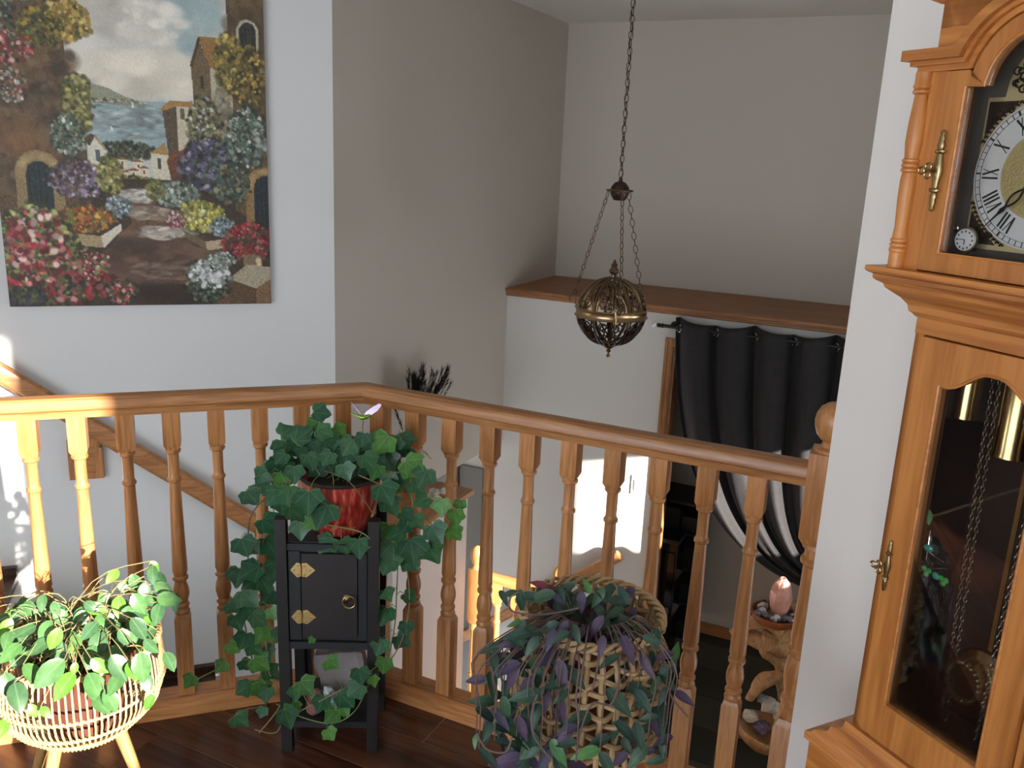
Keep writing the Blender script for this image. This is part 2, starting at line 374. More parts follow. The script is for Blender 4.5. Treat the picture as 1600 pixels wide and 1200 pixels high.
# basement steps down to the left below the handrail
st2 = thing('basement_staircase', 'dark steps going down to the left behind the orange oak balustrade', 'stairs')
for k in range(1, 6):
    x1 = -1.3-.25*(k-1); z = ZE-.19*k
    part('tread', B(x1-.27, x1, 3.64, YB-.01, z-.035, z), walnut2, st2); part('riser', B(x1-.02, x1, 3.64, YB-.01, z, z+.155), wallw_m, st2)
struct('wall_basement', B(-3.7, -2.45, 3.5, 3.58, -3, -.2), wallw_m)
struct('wall_basement_end', B(-3.75, -3.7, 3.5, YB, -3, -.2), wallw_m)
struct('wall_basement_stair', B(-2.3, -1.3, 3.56, 3.62, -3, ZE), wallw_m)
struct('ceiling_basement', B(-3.75, -2.42, 3.5, YB, -.18, -.1), wallw_m)
pnl = pl(721, 728, 0, 1, YB-.01)
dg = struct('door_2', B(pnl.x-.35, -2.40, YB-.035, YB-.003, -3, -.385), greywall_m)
struct('trim_2', B(pnl.x-.045, pnl.x, YB-.05, YB-.036, -3, -.385), walnut2)
# half wall with oak cap
struct('wall_half', B(-2.288, -1.885, 2.86, 3.52, ZE, -.062), wallw_m)
bm = NB(); box(bm, -2.288, -1.862, 2.84, 3.545, -.052, -.028); box(bm, -2.288, -1.874, 2.85, 3.533, -.062, -.052)
struct('trim_3', bev(bm, .004, 2), oakY)
# oak ledge
bm = NB()
prof = [(YU-.001, .80), (YB-.03, .80), (YB-.036, .795), (YB-.036, .783), (YB-.028, .779), (YB-.028, .772), (YB-.022, .768), (YB-.022, .758), (YB-.012, .752), (YU-.001, .752)]
prism(bm, prof, -2.290, 1.19, lambda a, b, h: Vector((h, a, b)))
struct('trim_4', bm, ledge_m)
# closet casing and baseboard
bm = NB(); box(bm, -1.285, -1.238, YB-.018, YB-.001, ZE, .62); box(bm, -1.279, -1.268, YB-.024, YB-.018, ZE, .62); box(bm, -1.255, -1.244, YB-.024, YB-.018, ZE, .62)
door1 = struct('door_1', bev(bm, .003), oakZ)
part('head_casing', bev(B(-1.238, .62, YB-.018, YB-.001, .573, .62), .003), oakX, door1)
part('jamb', B(-1.237, -1.225, YB, YB+.09, ZE, .575), oakZ, door1)
struct('baseboard_closet', bev(B(-1.49, .65, YU-.014, YU-.001, ZE, ZE+.08), .004), oakX)
# entry sidelights, window, door
def winframe(name, x, y0, y1, z0, z1, mt=white_m):
    bm = NB(); t = .035
    for (a, b, c, d) in ((y0, y1, z0, z0+t), (y0, y1, z1-t, z1), (y0, y0+t, z0, z1), (y1-t, y1, z0, z1)): box(bm, x+.03, x+.08, a, b, c, d)
    o = struct(name, bm, mt); part('pane', B(x+.052, x+.056, y0+t, y1-t, z0+t, z1-t), clearpane, o); return o
winframe('window_1', 1.2, 2.0, 2.40, -1.2, .635); winframe('window_2', 1.2, 3.22, 3.98, -.05, .635); winframe('window_3', 1.2, 2.48, 2.84, -1.3, .45); 
winframe('window_4', 2.2, -1.75, -.46, 1.1, 2.3); winframe('window_5', -4.72, -2.4, -1.2, .7, 2.0)
dr = struct('door_3', ringprism(NB(), [(2.44, ZE), (2.95, ZE), (2.95, .52), (2.44, .52), (2.44, ZE)], [(2.50, -1.3), (2.84, -1.3), (2.84, .45), (2.50, .45), (2.50, -1.3)], 1.17, 1.198), oakZ)
for v in dr.data.vertices: v.co = Vector((v.co.y, v.co.x, v.co.z))
part('door_knob', sphere(NB(), (1.14, 2.47, -.55), .03), brass_m, dr, True)
bm = NB()
for i in range(4):
    x = WR[0]+(WR[1]-WR[0])*i/3; box(bm, x-.03 if i else x, x+.03 if i < 3 else x, -3.08, -3.03, WR[2], WR[3])
box(bm, WR[0], WR[1], -3.08, -3.03, WR[2], WR[2]+.04); box(bm, WR[0], WR[1], -3.08, -3.03, WR[3]-.04, WR[3])
w6 = struct('window_6', bm, white_m); part('pane', B(WR[0], WR[1], -3.058, -3.052, WR[2], WR[3]), clearpane, w6)

# ------------------------------------------------------------------ guard railing
YR = 1.93; XC = -1.366; CL_ = 2.3305
rail = thing('stair_railing', 'oak guard railing with turned balusters bending around the stairwell', 'railing')
def baluster_bm(scale=1.0):
    bm = NB(); h = .0215*scale
    def block(z0, z1, cap0, cap1):
        zs = []
        if cap0: zs += [(h*.72, z0), (h, z0+.012)]
        else: zs += [(h, z0)]
        if cap1: zs += [(h, z1-.014), (h*.72, z1)]
        else: zs += [(h, z1)]
        rings = [[bm.verts.new((a*r, b*r, z)) for a, b in ((-1, -1), (1, -1), (1, 1), (-1, 1))] for r, z in zs]
        for p, q in zip(rings, rings[1:]):
            for i in range(4): bm.faces.new((p[i], p[(i+1) % 4], q[(i+1) % 4], q[i]))
        bm.faces.new(rings[0][::-1]); bm.faces.new(rings[-1])
    block(.04, .298, False, True); block(.779, .882, True, False)
    pr = [(.0165, .296), (.0205, .300), (.0212, .306), (.0175, .311), (.0170, .316), (.0205, .320), (.0205, .326), (.0165, .331), (.0180, .340), (.0212, .352), (.0216, .364), (.0195, .378), (.0155, .392), (.0150, .397), (.0205, .401), (.0210, .408), (.0170, .413), (.0175, .418), (.0200, .424), (.0195, .45), (.0170, .56), (.0148, .66), (.0143, .684), (.0180, .688), (.0185, .694), (.0150, .699), (.0138, .705), (.0140, .76), (.0150, .765), (.0200, .769), (.0203, .775), (.0160, .781)]
    lathe(bm, [(r*scale, z) for r, z in pr], 14)
    return bm
bal_me = mesh_of('baluster', baluster_bm(), oakZ, True, 35)
# positions
balX = [-1.315+.1146*i for i in range(10)]
for x in balX: part('baluster', bal_me, None, rail, loc=(x, YR, 0))
for s in [-.4419+.1108*i-.1108 for i in range(9)]:
    p = s2(s, CL_); part('baluster', bal_me, None, rail, loc=(p[0], p[1], 0), rot=(0, 0, PI/4))
# rail profile (half width 32mm), swept: points as (offset toward viewer side, z)
RP = [(-.0305, .900), (-.0305, .916), (-.026, .926), (-.016, .931), (.016, .931), (.026, .926), (.0305, .916), (.0305, .903), (.025, .897), (.022, .880), (-.022, .880), (-.025, .897)]
SP = [(-.046, .0), (-.046, .032), (-.038, .040), (-.038, .046), (-.030, .052), (.030, .052), (.038, .046), (.038, .040), (.046, .032), (.046, 0)]
def sweep(prof, path, name, mt, par):
    """plan path with mitred joints; offset is to the right of travel (viewer side)"""
    bm = NB(); rings = []; P_ = [Vector((*p, 0)) for p in path]
    for i, p in enumerate(P_):
        ds = []
        if i > 0: ds.append((P_[i]-P_[i-1]).normalized())
        if i < len(P_)-1: ds.append((P_[i+1]-P_[i]).normalized())
        ns = [Vector((d.y, -d.x, 0)) for d in ds]
        n_ = ns[0] if len(ns) == 1 else (ns[0]+ns[1])/(1+ns[0].dot(ns[1]))
        rings.append([bm.verts.new(p+n_*o+Vector((0, 0, z))) for o, z in prof])
    for a, b in zip(rings, rings[1:]):
        k = len(prof)
        for i in range(k): bm.faces.new((a[i], a[(i+1) % k], b[(i+1) % k], b[i]))
    bm.faces.new(rings[0][::-1]); bm.faces.new(rings[-1])
    return part(name, bm, mt, par, True, ang=25)
cornp = (YR-CL_/R2, YR)
# mitre the two straight pieces exactly at the corner
def sweep_piece(prof, a, b, mitre_at, name, mt, par, other):
    bm = NB(); a = Vector((*a, 0)); b = Vector((*b, 0)); d = (b-a).normalized(); n_ = Vector((d.y, -d.x, 0)); rings = []
    for q, isend in ((a, mitre_at == 0), (b, mitre_at == 1)):
        if isend:
            od = Vector((*other, 0)).normalized(); on = Vector((od.y, -od.x, 0)); mm = (n_+on)/(1+n_.dot(on))
            rings.append([bm.verts.new(q+mm*o+Vector((0, 0, z))) for o, z in prof])
        else: rings.append([bm.verts.new(q+n_*o+Vector((0, 0, z))) for o, z in prof])
    k = len(prof)
    for i in range(k): bm.faces.new((rings[0][i], rings[0][(i+1) % k], rings[1][(i+1) % k], rings[1][i]))
    bm.faces.new(rings[0][::-1]); bm.faces.new(rings[1]); return part(name, bm, mt, par, True, ang=25)
oakL = wood('oak_grain_diagonal', OL, OD, 0); 
# diagonal grain: rotate mapping
nt = oakL.node_tree; mpn = [n_ for n_ in nt.nodes if n_.type == 'MAPPING'][0]; src_ = mpn.inputs['Vector'].links[0].from_socket
vr = nt.nodes.new('ShaderNodeVectorRotate'); vr.rotation_type = 'Z_AXIS'; vr.inputs['Angle'].default_value = -PI/4
nt.links.new(src_, vr.inputs['Vector']); nt.links.new(vr.outputs[0], mpn.inputs['Vector'])
lf = s2(-1.2, CL_)
for prof, nm in ((RP, 'handrail'), (SP, 'shoe_rail')):
    sweep_piece(prof, lf, cornp, 1, nm, oakL, rail, (1, 0)); sweep_piece(prof, cornp, (-.17, YR), 0, nm, oakX, rail, (1, 1))
# newel post with ball
bm = NB(); NX = -.138
def sqblock(bm, z0, z1, h, ch0=False, ch1=False, c=(0, 0)):
    zs = ([(h*.75, z0), (h, z0+.02)] if ch0 else [(h, z0)])+([(h, z1-.02), (h*.75, z1)] if ch1 else [(h, z1)])
    rings = [[bm.verts.new((c[0]+a*r, c[1]+b*r, z)) for a, b in ((-1, -1), (1, -1), (1, 1), (-1, 1))] for r, z in zs]
    for p, q in zip(rings, rings[1:]):
        for i in range(4): bm.faces.new((p[i], p[(i+1) % 4], q[(i+1) % 4], q[i]))
    bm.faces.new(rings[0][::-1]); bm.faces.new(rings[-1])
sqblock(bm, 0, .30, .041, ch1=True); sqblock(bm, .745, .962, .041, ch0=True)
lathe(bm, [(.030, .295), (.037, .303), (.037, .315), (.031, .322), (.031, .33), (.036, .336), (.036, .346), (.029, .352), (.034, .38), (.037, .41), (.034, .44), (.029, .46), (.036, .466), (.036, .478), (.030, .484), (.032, .50), (.028, .60), (.026, .69), (.034, .696), (.034, .706), (.027, .712), (.027, .73), (.034, .734), (.033, .744), (.028, .75)], 20)
lathe(bm, [(.037, .960), (.034, .968), (.024, .974), (.022, .980), (.020, .984), (.026, .988), (.036, 1.0), (.0415, 1.016), (.043, 1.030), (.0405, 1.046), (.033, 1.060), (.02, 1.070), (.006, 1.0735)], 24)
nw = part('newel_post', bm, oakZ, rail, True, ang=35, loc=(NX, YR+.004, 0))

# ------------------------------------------------------------------ wall handrails
def handrail_bm(a, b, hw=.026, hh=.034):
    a = Vector(a); b = Vector(b); d = (b-a).normalized(); side = d.cross(Vector((0, 0, 1))).normalized(); up = side.cross(d)
    prof = [(-1, -.55), (-1, .3), (-.75, .8), (-.3, 1), (.3, 1), (.75, .8), (1, .3), (1, -.55), (.7, -.75), (.55, -1), (-.55, -1), (-.7, -.75)]
    bm = NB(); r = [[bm.verts.new(q+side*u*hw+up*v*hh) for u, v in prof] for q in (a, b)]
    k = len(prof)
    for i in range(k): bm.faces.new((r[0][i], r[0][(i+1) % k], r[1][(i+1) % k], r[1][i]))
    bm.faces.new(r[0][::-1]); bm.faces.new(r[1]); return bm
p1 = pl(0, 582, -R2, R2, 3.69); p2 = pl(400, 818, -R2, R2, 3.69); dv = (p2-p1)
hr = thing('wall_handrail', 'long oak handrail sloping down the wall below the painting', 'handrail', (0, 0, 0))
part('rail', handrail_bm(p1-dv*.55, p1+dv*1.52, .028, .036), oakL, hr, True, ang=25)
for t in (-.3, .35, 1.0):
    q = p1+dv*t; bm = NB(); tube(bm, [q+Vector((0, 0, -.03)), q+Vector((0, 0, -.06)), q+Vector((-R2*.03, R2*.03, -.08)), q+Vector((-R2*.058, R2*.058, -.08))], .006, 8); part('bracket', bm, abrass_m, hr, True)
q1 = pl(968, 868, 0, 1, YB-.07); q2 = pl(727, 993, 0, 1, YB-.07)
hr2 = thing('basement_handrail', 'short oak handrail on the lower white wall beside the switch', 'handrail', (0, 0, 0))
part('rail', handrail_bm(q1, q2+(q2-q1)*.4, .024, .032), oakX, hr2, True, ang=25)
for t in (.2, .8):
    q = q1+(q2-q1)*t; bm = NB(); tube(bm, [q, q+Vector((0, .03, -.05)), q+Vector((0, .069, -.05))], .006, 8); part('bracket', bm, abrass_m, hr2, True)
# lower balustrade (orange oak)
lb = thing('lower_balustrade', 'small bright orange oak balustrade with egg-topped newels at the stair landing', 'railing', (0, 0, ZE))
def small_newel(x, y):
    bm = NB(); top = 1.085
    sqblock(bm, 0, .36, .032, ch1=True, c=(0, 0)); sqblock(bm, .78, top, .032, ch0=True, c=(0, 0))
    lathe(bm, [(.023, .35), (.029, .36), (.029, .375), (.022, .38), (.028, .42), (.022, .47), (.028, .475), (.028, .485), (.023, .49), (.026, .52), (.021, .74), (.028, .745), (.028, .755), (.022, .79)], 16)
    lathe(bm, [(.028, top), (.022, top+.012), (.018, top+.02), (.022, top+.028), (.030, top+.05), (.033, top+.07), (.030, top+.095), (.02, top+.113), (.005, top+.122)], 18)
    return part('newel_post', bm, orange_m, lb, True, ang=35, loc=(x, y, 0))
small_newel(-1.845, 3.565); small_newel(-1.395, 3.565)
part('handrail', handrail_bm((-1.82, 3.565, 1.055), (-1.42, 3.565, 1.055), .028, .026), wood('orange_oak_cross', (.75, .36, .13, 1), (.60, .26, .08, 1), 0, .3), lb, True, ang=25)
sb = mesh_of('baluster', baluster_bm(), orange_m, True, 35)
for x in (-1.72, -1.615, -1.51):
    o = part('baluster', sb, None, lb, loc=(x, 3.565, .02)); o.scale = (1, 1, 1.155)
part('shoe_rail', bev(B(-1.82, -1.42, 3.53, 3.60, 0.0, .05), .008), orange_m, lb)
# ------------------------------------------------------------------ wall things
sw = pl(996, 758, 0, 1, YB); o = thing('light_switch', 'white light switch plate on the sunlit lower wall', 'switch', (sw.x, YB, sw.z))
part('plate', bev(B(-.036, .036, -.007, -.0005, -.058, .058), .003), white_m, o); part('rocker', bev(B(-.016, .016, -.012, -.006, -.033, .033), .002), white_m, o)
bx = pl(134, 717, -R2, R2, CW-.02); o = thing('wall_box', 'small oak framed panel box on the wall under the handrail', 'box', (bx.x, bx.y, bx.z), PI/4)
hw, hh = .064, .085
part('frame', bev(ringprism(NB(), [(-hw, -hh), (hw, -hh), (hw, hh), (-hw, hh), (-hw, -hh)], [(-hw+.028, -hh+.028), (hw-.028, -hh+.028), (hw-.028, hh-.028), (-hw+.028, hh-.028), (-hw+.028, -hh+.028)], -.01, .019), .003), oakZ, o)
part('panel', bev(B(-hw+.026, hw-.026, -.004, .015, -hh+.026, hh-.026), .006), oakX, o)
# ------------------------------------------------------------------ painting
def painting():
    k = 3.4; x0c, x1c, y0c, y1c = -5, 1045, -130, 1190
    W = int((x1c-x0c)/k); Hh = int((y1c-y0c)/k)
    rs = np.random.RandomState(3); A = np.zeros((Hh, W, 3))
    yy, xx = np.mgrid[0:Hh, 0:W]; X = xx*k+x0c; Y = yy*k+y0c
    def c3(h): return np.array([int(h[i:i+2], 16) for i in (0, 2, 4)])/255.
    def fill(mask, c, a=1.): A[mask] = A[mask]*(1-a)+np.array(c)*a
    def poly(pts, h, a=1., jit=.04):
        m = np.zeros(X.shape, bool); n = len(pts)
        for i in range(n):
            (xa, ya), (xb, yb) = pts[i], pts[(i+1) % n]
            if ya == yb: continue
            cnd = ((ya > Y) != (yb > Y)) & (X < (xb-xa)*(Y-ya)/(yb-ya)+xa); m ^= cnd
        c = c3(h); nz = rs.randn(*X.shape)*jit; A[m] = A[m]*(1-a)+(c+nz[m][:, None])*a
    def dab(x, y, rx, ry, c, a=1., ang=0):
        R_ = max(rx, ry)*1.2; ix0 = max(0, int((x-R_-x0c)/k)); ix1 = min(W, int((x+R_-x0c)/k)+2); iy0 = max(0, int((y-R_-y0c)/k)); iy1 = min(Hh, int((y+R_-y0c)/k)+2)
        if ix1 <= ix0 or iy1 <= iy0: return
        dx = X[iy0:iy1, ix0:ix1]-x; dy = Y[iy0:iy1, ix0:ix1]-y; ca, sa = math.cos(ang), math.sin(ang)
        d = ((dx*ca+dy*sa)/rx)**2+((-dx*sa+dy*ca)/ry)**2
        wt = np.clip(1.35-d, 0, 1)*a; S = A[iy0:iy1, ix0:ix1]; S[:] = S*(1-wt[..., None])+c*wt[..., None]
    def cluster(cx, cy_, rx, ry, n, r, cols, a=.9, asp=1.):
        cols = [c3(h) for h in cols]
        small = r < 20 and n >= 40
        if small:
            mc = sum(cols)/len(cols)*.42
            for _ in range(int(n*.35)):
                t = rs.rand()*2*PI; q = math.sqrt(rs.rand())*1.05; dab(cx+rx*q*math.cos(t), cy_+ry*q*math.sin(t), r*1.1, r*1.1, mc*(.7+.6*rs.rand()), .55)
            n = int(n*2.4); r = r*.58
        for _ in range(n):
            t = rs.rand()*2*PI; q = math.sqrt(rs.rand()); c = cols[rs.randint(len(cols))]*((.55+.6*rs.rand()) if small else (.88+.22*rs.rand())); g_ = c.mean(); c = g_+(c-g_)*.86; rr = r*(.4+1.1*rs.rand()**1.5)
            dab(cx+rx*q*math.cos(t)*(1+.25*rs.randn()*(1 if small else 0)*.5), cy_+ry*q*math.sin(t), rr*asp*(1+(.5*rs.rand() if small else 0)), rr, np.clip(c, 0, 1), a, rs.rand()*PI if asp == 1 else rs.randn()*.15)
    # sky and sea
    sky = c3('C3C6BC'); A[:] = sky
    m = X > 600; A[m] = A[m]*.6+c3('A9BCBA')*.4
    cluster(620, 120, 420, 240, 260, 60, ['E9E4D6', 'DCD8CC', 'CFD2CB', 'F4EEE0', 'BDBCB0'], .35, 1.8)
    cluster(480, 60, 160, 110, 120, 34, ['B4B2A6', 'C2BEB0', 'D6D0C0'], .35, 1.4)
    cluster(760, 60, 110, 160, 90, 36, ['A3BDBE', '9DB5B6'], .4)
    cluster(560, 300, 240, 70, 90, 36, ['E3DAC4', 'D6CFBC', 'EFE6D2'], .4, 2)
    cluster(600, 110, 130, 70, 60, 24, ['E8E2D4', 'F0EADC'], .5, 1.6)
    poly([(250, 400), (1000, 400), (1000, 580), (250, 590)], '9AB0B2', 1, .02)
    cluster(500, 480, 240, 55, 160, 16, ['B9CBCA', '9FB8BC', 'D2D6CE', '90A8AC'], .5, 3)
    poly([(250, 400), (280, 360), (350, 342), (420, 358), (480, 385), (560, 408), (600, 420), (250, 415)], '8E8F78', .9)
    cluster(420, 404, 130, 7, 60, 5, ['E8E4D6', 'B9AE8C', '6F6E57'], .8, 1.6)
    for (x, y) in ((513, 415), (428, 505)): poly([(x-5, y+10), (x, y-14), (x+4, y+10)], 'F0F0EA')
    # far village and trees
    cluster(480, 585, 120, 32, 160, 9, ['3E4632', '59603F', '2F3628', '6E6A48'])
    for (x, y, w_, h_) in ((460, 620, 38, 30), (520, 628, 44, 26), (430, 650, 40, 34), (500, 660, 60, 36), (540, 650, 40, 30), (470, 668, 34, 40)):
        poly([(x-w_/2, y), (x+w_/2, y), (x+w_/2, y+h_), (x-w_/2, y+h_)], 'D9CDB2'); poly([(x-w_/2-4, y), (x, y-12), (x+w_/2+4, y)], '8A5B3A')
        poly([(x-3, y+8), (x+4, y+8), (x+4, y+20), (x-3, y+20)], '4A4034')
    cluster(500, 705, 100, 22, 120, 10, ['7E7B3D', 'A39A4E', '4C5530'])
    poly([(-10, 690), (1060, 690), (1060, 1200), (-10, 1200)], '3E3226', 1, .03)
    # left building
    poly([(-10, -140), (262, -140), (275, 120), (275, 300), (330, 520), (330, 900), (-10, 1000)], '5F4A33', 1, .05)
    cluster(120, 420, 190, 420, 500, 26, ['6B5338', '4B3A28', '8B6B44', '3A2F24', '77583A', '9A7B50'], .45)
    poly([(120, -140), (185, -140), (185, 90), (130, 100)], '5A5040', .9); poly([(130, -140), (170, -140), (168, 78), (134, 80)], '6F6450')
    for j in range(8): poly([(134, -20+j*13), (168, -20+j*13), (168, -16+j*13), (134, -16+j*13)], '4A4236')
    cluster(60, 560, 90, 40, 40, 30, ['8A5E36', '6B4A2C'], .4)
    # small white houses
    poly([(335, 600), (335, 560), (365, 535), (405, 585), (405, 700), (350, 720)], 'D8D3C2'); poly([(318, 545), (345, 528), (368, 532), (340, 575)], '5A4534'); poly([(362, 530), (408, 588), (400, 590), (360, 540)], 'A98F66')
    poly([(362, 585), (376, 585), (376, 630), (362, 628)], '5B6468')
    # right buildings
    poly([(885, -140), (1050, -140), (1050, 900), (900, 800), (900, 260)], '5E4B33', 1, .05)
    cluster(980, 220, 90, 330, 260, 24, ['6B5437', '4F3F2A', '7F6640'], .45)
    poly([(930, 190), (930, 110), (945, 84), (970, 74), (1000, 84), (1018, 110), (1018, 190)], 'B5AE98'); poly([(938, 195), (938, 115), (952, 92), (972, 84), (995, 92), (1008, 115), (1008, 195)], '35362F')
    for j in range(4): poly([(948+j*15, 100), (951+j*15, 100), (951+j*15, 200), (948+j*15, 200)], '1E201D')
    poly([(745, 250), (780, 165), (820, 260), (825, 470), (750, 460)], '6E5D42'); poly([(818, 262), (905, 262), (905, 600), (822, 560)], 'B9B199', 1, .05)
    cluster(865, 440, 40, 130, 70, 18, ['C9BEA2', '9A8C6C', 'A8A48E', '8E7A58'], .5)
    poly([(740, 255), (778, 152), (870, 152), (905, 262), (820, 262), (783, 170)], '96713F'); poly([(740, 262), (776, 152), (786, 160), (752, 262)], '4F3D28')
    for (x, y) in ((778, 292), (853, 295)): poly([(x, y), (x+14, y), (x+14, y+50 if x < 800 else y+32), (x, y+50 if x < 800 else y+32)], '3A382F')
    poly([(625, 425), (680, 410), (680, 590), (640, 600)], '5B4C38'); poly([(680, 410), (745, 412), (735, 560), (680, 590)], 'C9C0A6'); poly([(615, 425), (655, 392), (745, 390), (745, 414), (682, 412), (622, 432)], 'A67F49')
    poly([(695, 420), (712, 420), (712, 458), (695, 460)], '6A624E')
    poly([(570, 590), (640, 595), (640, 690), (575, 690)], 'D3CCB5'); poly([(566, 592), (628, 548), (640, 596)], 'A9854F'); poly([(596, 610), (610, 610), (610, 650), (596, 650)], '4A4840')
    poly([(632, 620), (745, 555), (745, 720), (645, 690)], '6B3F28', 1, .04); poly([(630, 622), (640, 600), (745, 548), (745, 562)], '7E4B2E'); poly([(685, 612), (704, 606), (706, 650), (688, 655)], '8C8571')
    # path
    poly([(445, 728), (560, 730), (640, 870), (760, 960), (860, 1040), (860, 1190), (400, 1190), (360, 980), (480, 860)], '6B4E38', 1, .04)
    cluster(600, 1020, 220, 150, 260, 24, ['4A3426', '5E4431', '3A2A20', '7A5C44', '6F5340'], .5, 2.4)
    cluster(510, 755, 65, 24, 80, 10, ['D8D2C4', 'C4BBAA', 'E4DDD0'], .7, 2); cluster(560, 820, 90, 26, 60, 12, ['A48C76', 'C9BBA6', '8A6E58'], .5, 2.4)
    cluster(610, 895, 95, 22, 70, 13, ['E0D6C6', 'D4C8B6', 'BCA894'], .6, 2.6); cluster(600, 1050, 110, 40, 40, 12, ['8A705A', 'A08672'], .4, 3)
    cluster(620, 1150, 200, 40, 80, 24, ['3A2A20', '2E221B'], .4, 2)
    # arches
    def arch(x0, x1, y0, yb, t, stone, dark):
        cx = (x0+x1)/2; r = (x1-x0)/2; P_ = [(x0, yb)]+[(cx-r*math.cos(a*PI/12), y0+r-r*math.sin(a*PI/12)) for a in range(13)]+[(x1, yb)]
        poly(P_, stone, 1, .05); r2 = r-t; P_ = [(x0+t, yb)]+[(cx-r2*math.cos(a*PI/12), y0+r-r2*math.sin(a*PI/12)) for a in range(13)]+[(x1-t, yb)]; 
        for a in range(13): 
            q = a*PI/12; dab(cx-(r-t/2)*math.cos(q), y0+r-(r-t/2)*math.sin(q), t*.42, t*.34, c3('B79C6C')*(.8+.3*rs.rand()), .6)
        poly(P_, dark, 1, .03)
        for j in range(5): xq = x0+t+(x1-x0-2*t)*(j+.5)/5; poly([(xq, y0+t+12), (xq+3, y0+t+12), (xq+3, yb), (xq, yb)], '141B1C')
    arch(60, 235, 596, 830, 40, '8F7A55', '26302F'); arch(945, 1110, 628, 880, 36, '8B6E43', '252D33')
    # foliage
    cluster(290, 130, 80, 70, 170, 14, ['C29A3C', 'D9B653', '9C7B2E', '6F6A34', 'E4C776']); cluster(200, 160, 80, 70, 130, 12, ['6A6C33', '8A7A34', '4A4E2A', 'B3922F'])
    cluster(40, 80, 70, 140, 130, 12, ['4E5A42', '7D8766', '36412F', 'A8AF93']); cluster(70, 240, 90, 55, 80, 11, ['A8322A', 'C9483C', 'D97E72', '4A5232', 'E7B9AC']); cluster(70, 370, 60, 60, 60, 9, ['9C9A84', '6B6E4C', 'B24A3A', 'E2D8C8'])
    cluster(310, 420, 55, 110, 170, 12, ['8E8B48', 'B8AC5A', '5C6436', 'C9BE78', '6E6A38']); cluster(265, 540, 60, 80, 130, 11, ['5A6A50', '8B9A80', '3E4C3A', 'DDE0D2', '6E7F5E'])
    cluster(290, 700, 110, 70, 210, 12, ['5C4A66', '7D6A88', 'A894B0', '4A4238', 'C9B6C6', '8A6A50']); cluster(410, 680, 45, 70, 120, 11, ['B5A855', '8E8B42', 'D4C87C', '5F6432'])
    cluster(430, 800, 50, 40, 60, 9, ['9DB2C2', 'C4D2DA', '6C7C70'])
    cluster(900, 240, 60, 110, 150, 12, ['B59A3F', 'D4BB5E', '8A7836', '5E5A30']); cluster(980, 290, 60, 120, 130, 13, ['A8893A', '6E6233', 'C9AC50', '4C4428'])
    cluster(790, 480, 65, 110, 190, 12, ['4C4F38', '6F6A48', '8B8756', 'A39A66', '3A3A2E', 'D8D4C0']); cluster(800, 630, 110, 100, 260, 13, ['44405A', '5F5878', '7A7090', '38402F', '5A6A54', 'A39AB4'])
    cluster(960, 520, 80, 120, 180, 13, ['4E6253', '6F8573', '35453A', '8E9F8A', 'CED4C6']); cluster(890, 700, 70, 80, 120, 13, ['55705F', '3C5146', '8B9470', '7A5F40'])
    cluster(660, 745, 90, 50, 190, 11, ['9DAA9C', '6E7E6A', 'C6CEC0', '4A5844', '8A9A86']); cluster(580, 730, 35, 40, 50, 9, ['A59F4E', '7C8040'])
    cluster(760, 830, 90, 60, 230, 12, ['C4B440', 'E0D268', '8F8C36', '5E6A30', 'EFE7A0']); cluster(655, 845, 32, 32, 40, 9, ['C2707A', 'E3B3B0', '8A3A44', 'F0E0DC']); cluster(845, 870, 50, 40, 80, 9, ['8FA7B8', 'BACAD4', '5E7264'])
    poly([(683, 885), (770, 930), (845, 920), (850, 955), (775, 965), (690, 915)], 'B3A184'); poly([(683, 885), (770, 930), (775, 965), (690, 915)], '6E5E48')
    cluster(310, 845, 100, 48, 200, 12, ['C2622A', 'E08A3C', 'A84A22', '7C8238', '5A6430', 'E4B04A'])
    poly([(270, 905), (358, 912), (440, 862), (440, 885), (366, 958), (285, 950)], 'A89470'); poly([(358, 912), (440, 862), (440, 888), (366, 958)], 'D8CFBA')
    cluster(110, 990, 150, 190, 620, 14, ['5B6A30', '9EA858', 'C4BC70', '45542C', 'A8A854', '35432A']); cluster(110, 960, 120, 150, 100, 16, ['B82C34', 'D24A50', 'E58A86', '8E1E28', 'F0CFC0']); cluster(200, 1110, 220, 75, 120, 16, ['A42630', 'C83C42', '5C6A34', '36412A', 'E08A84']); cluster(60, 1150, 70, 40, 60, 14, ['4A3A52', '5A6A38', '2E3A26'])
    cluster(300, 1020, 70, 60, 70, 10, ['D85A58', 'F0B8AE', '7C8A4A', 'B23038']); cluster(420, 1130, 60, 50, 90, 11, ['B83A40', 'E0A09A', '5A6438', '3C4830'])
    cluster(950, 930, 95, 75, 260, 13, ['B0202C', 'CE3A42', '8A1822', 'E07A78', '5E7040', '3E4C30']); poly([(925, 985), (1000, 985), (1005, 1020), (985, 1055), (945, 1055), (925, 1020)], '7A6A52'); cluster(990, 1020, 12, 22, 16, 8, ['C9A878', 'D8BC90'])
    poly([(860, 1082), (940, 1022), (1056, 1035), (1056, 1085), (975, 1122)], 'A59B84', 1, .05); poly([(860, 1082), (975, 1122), (975, 1190), (862, 1190)], '5B4630'); poly([(975, 1122), (1056, 1072), (1056, 1190), (975, 1190)], '7A5F42')
    cluster(780, 1090, 85, 90, 170, 12, ['3E4A38', '5E6E52', '2A3328', '7C8A6C']); cluster(790, 1060, 80, 60, 70, 13, ['E2E6E2', 'F4F4F0', 'B8C2C0']); cluster(830, 1000, 60, 30, 60, 10, ['DDE2DC', '8A9A86', '6A7A66'])
    A[:] = np.clip(A+rs.randn(Hh, W, 1)*.018, 0, 1)
    A = np.where(A <= .04045, A/12.92, ((A+.055)/1.055)**2.4)
    return A, W, Hh
PA, PW, PH = painting()
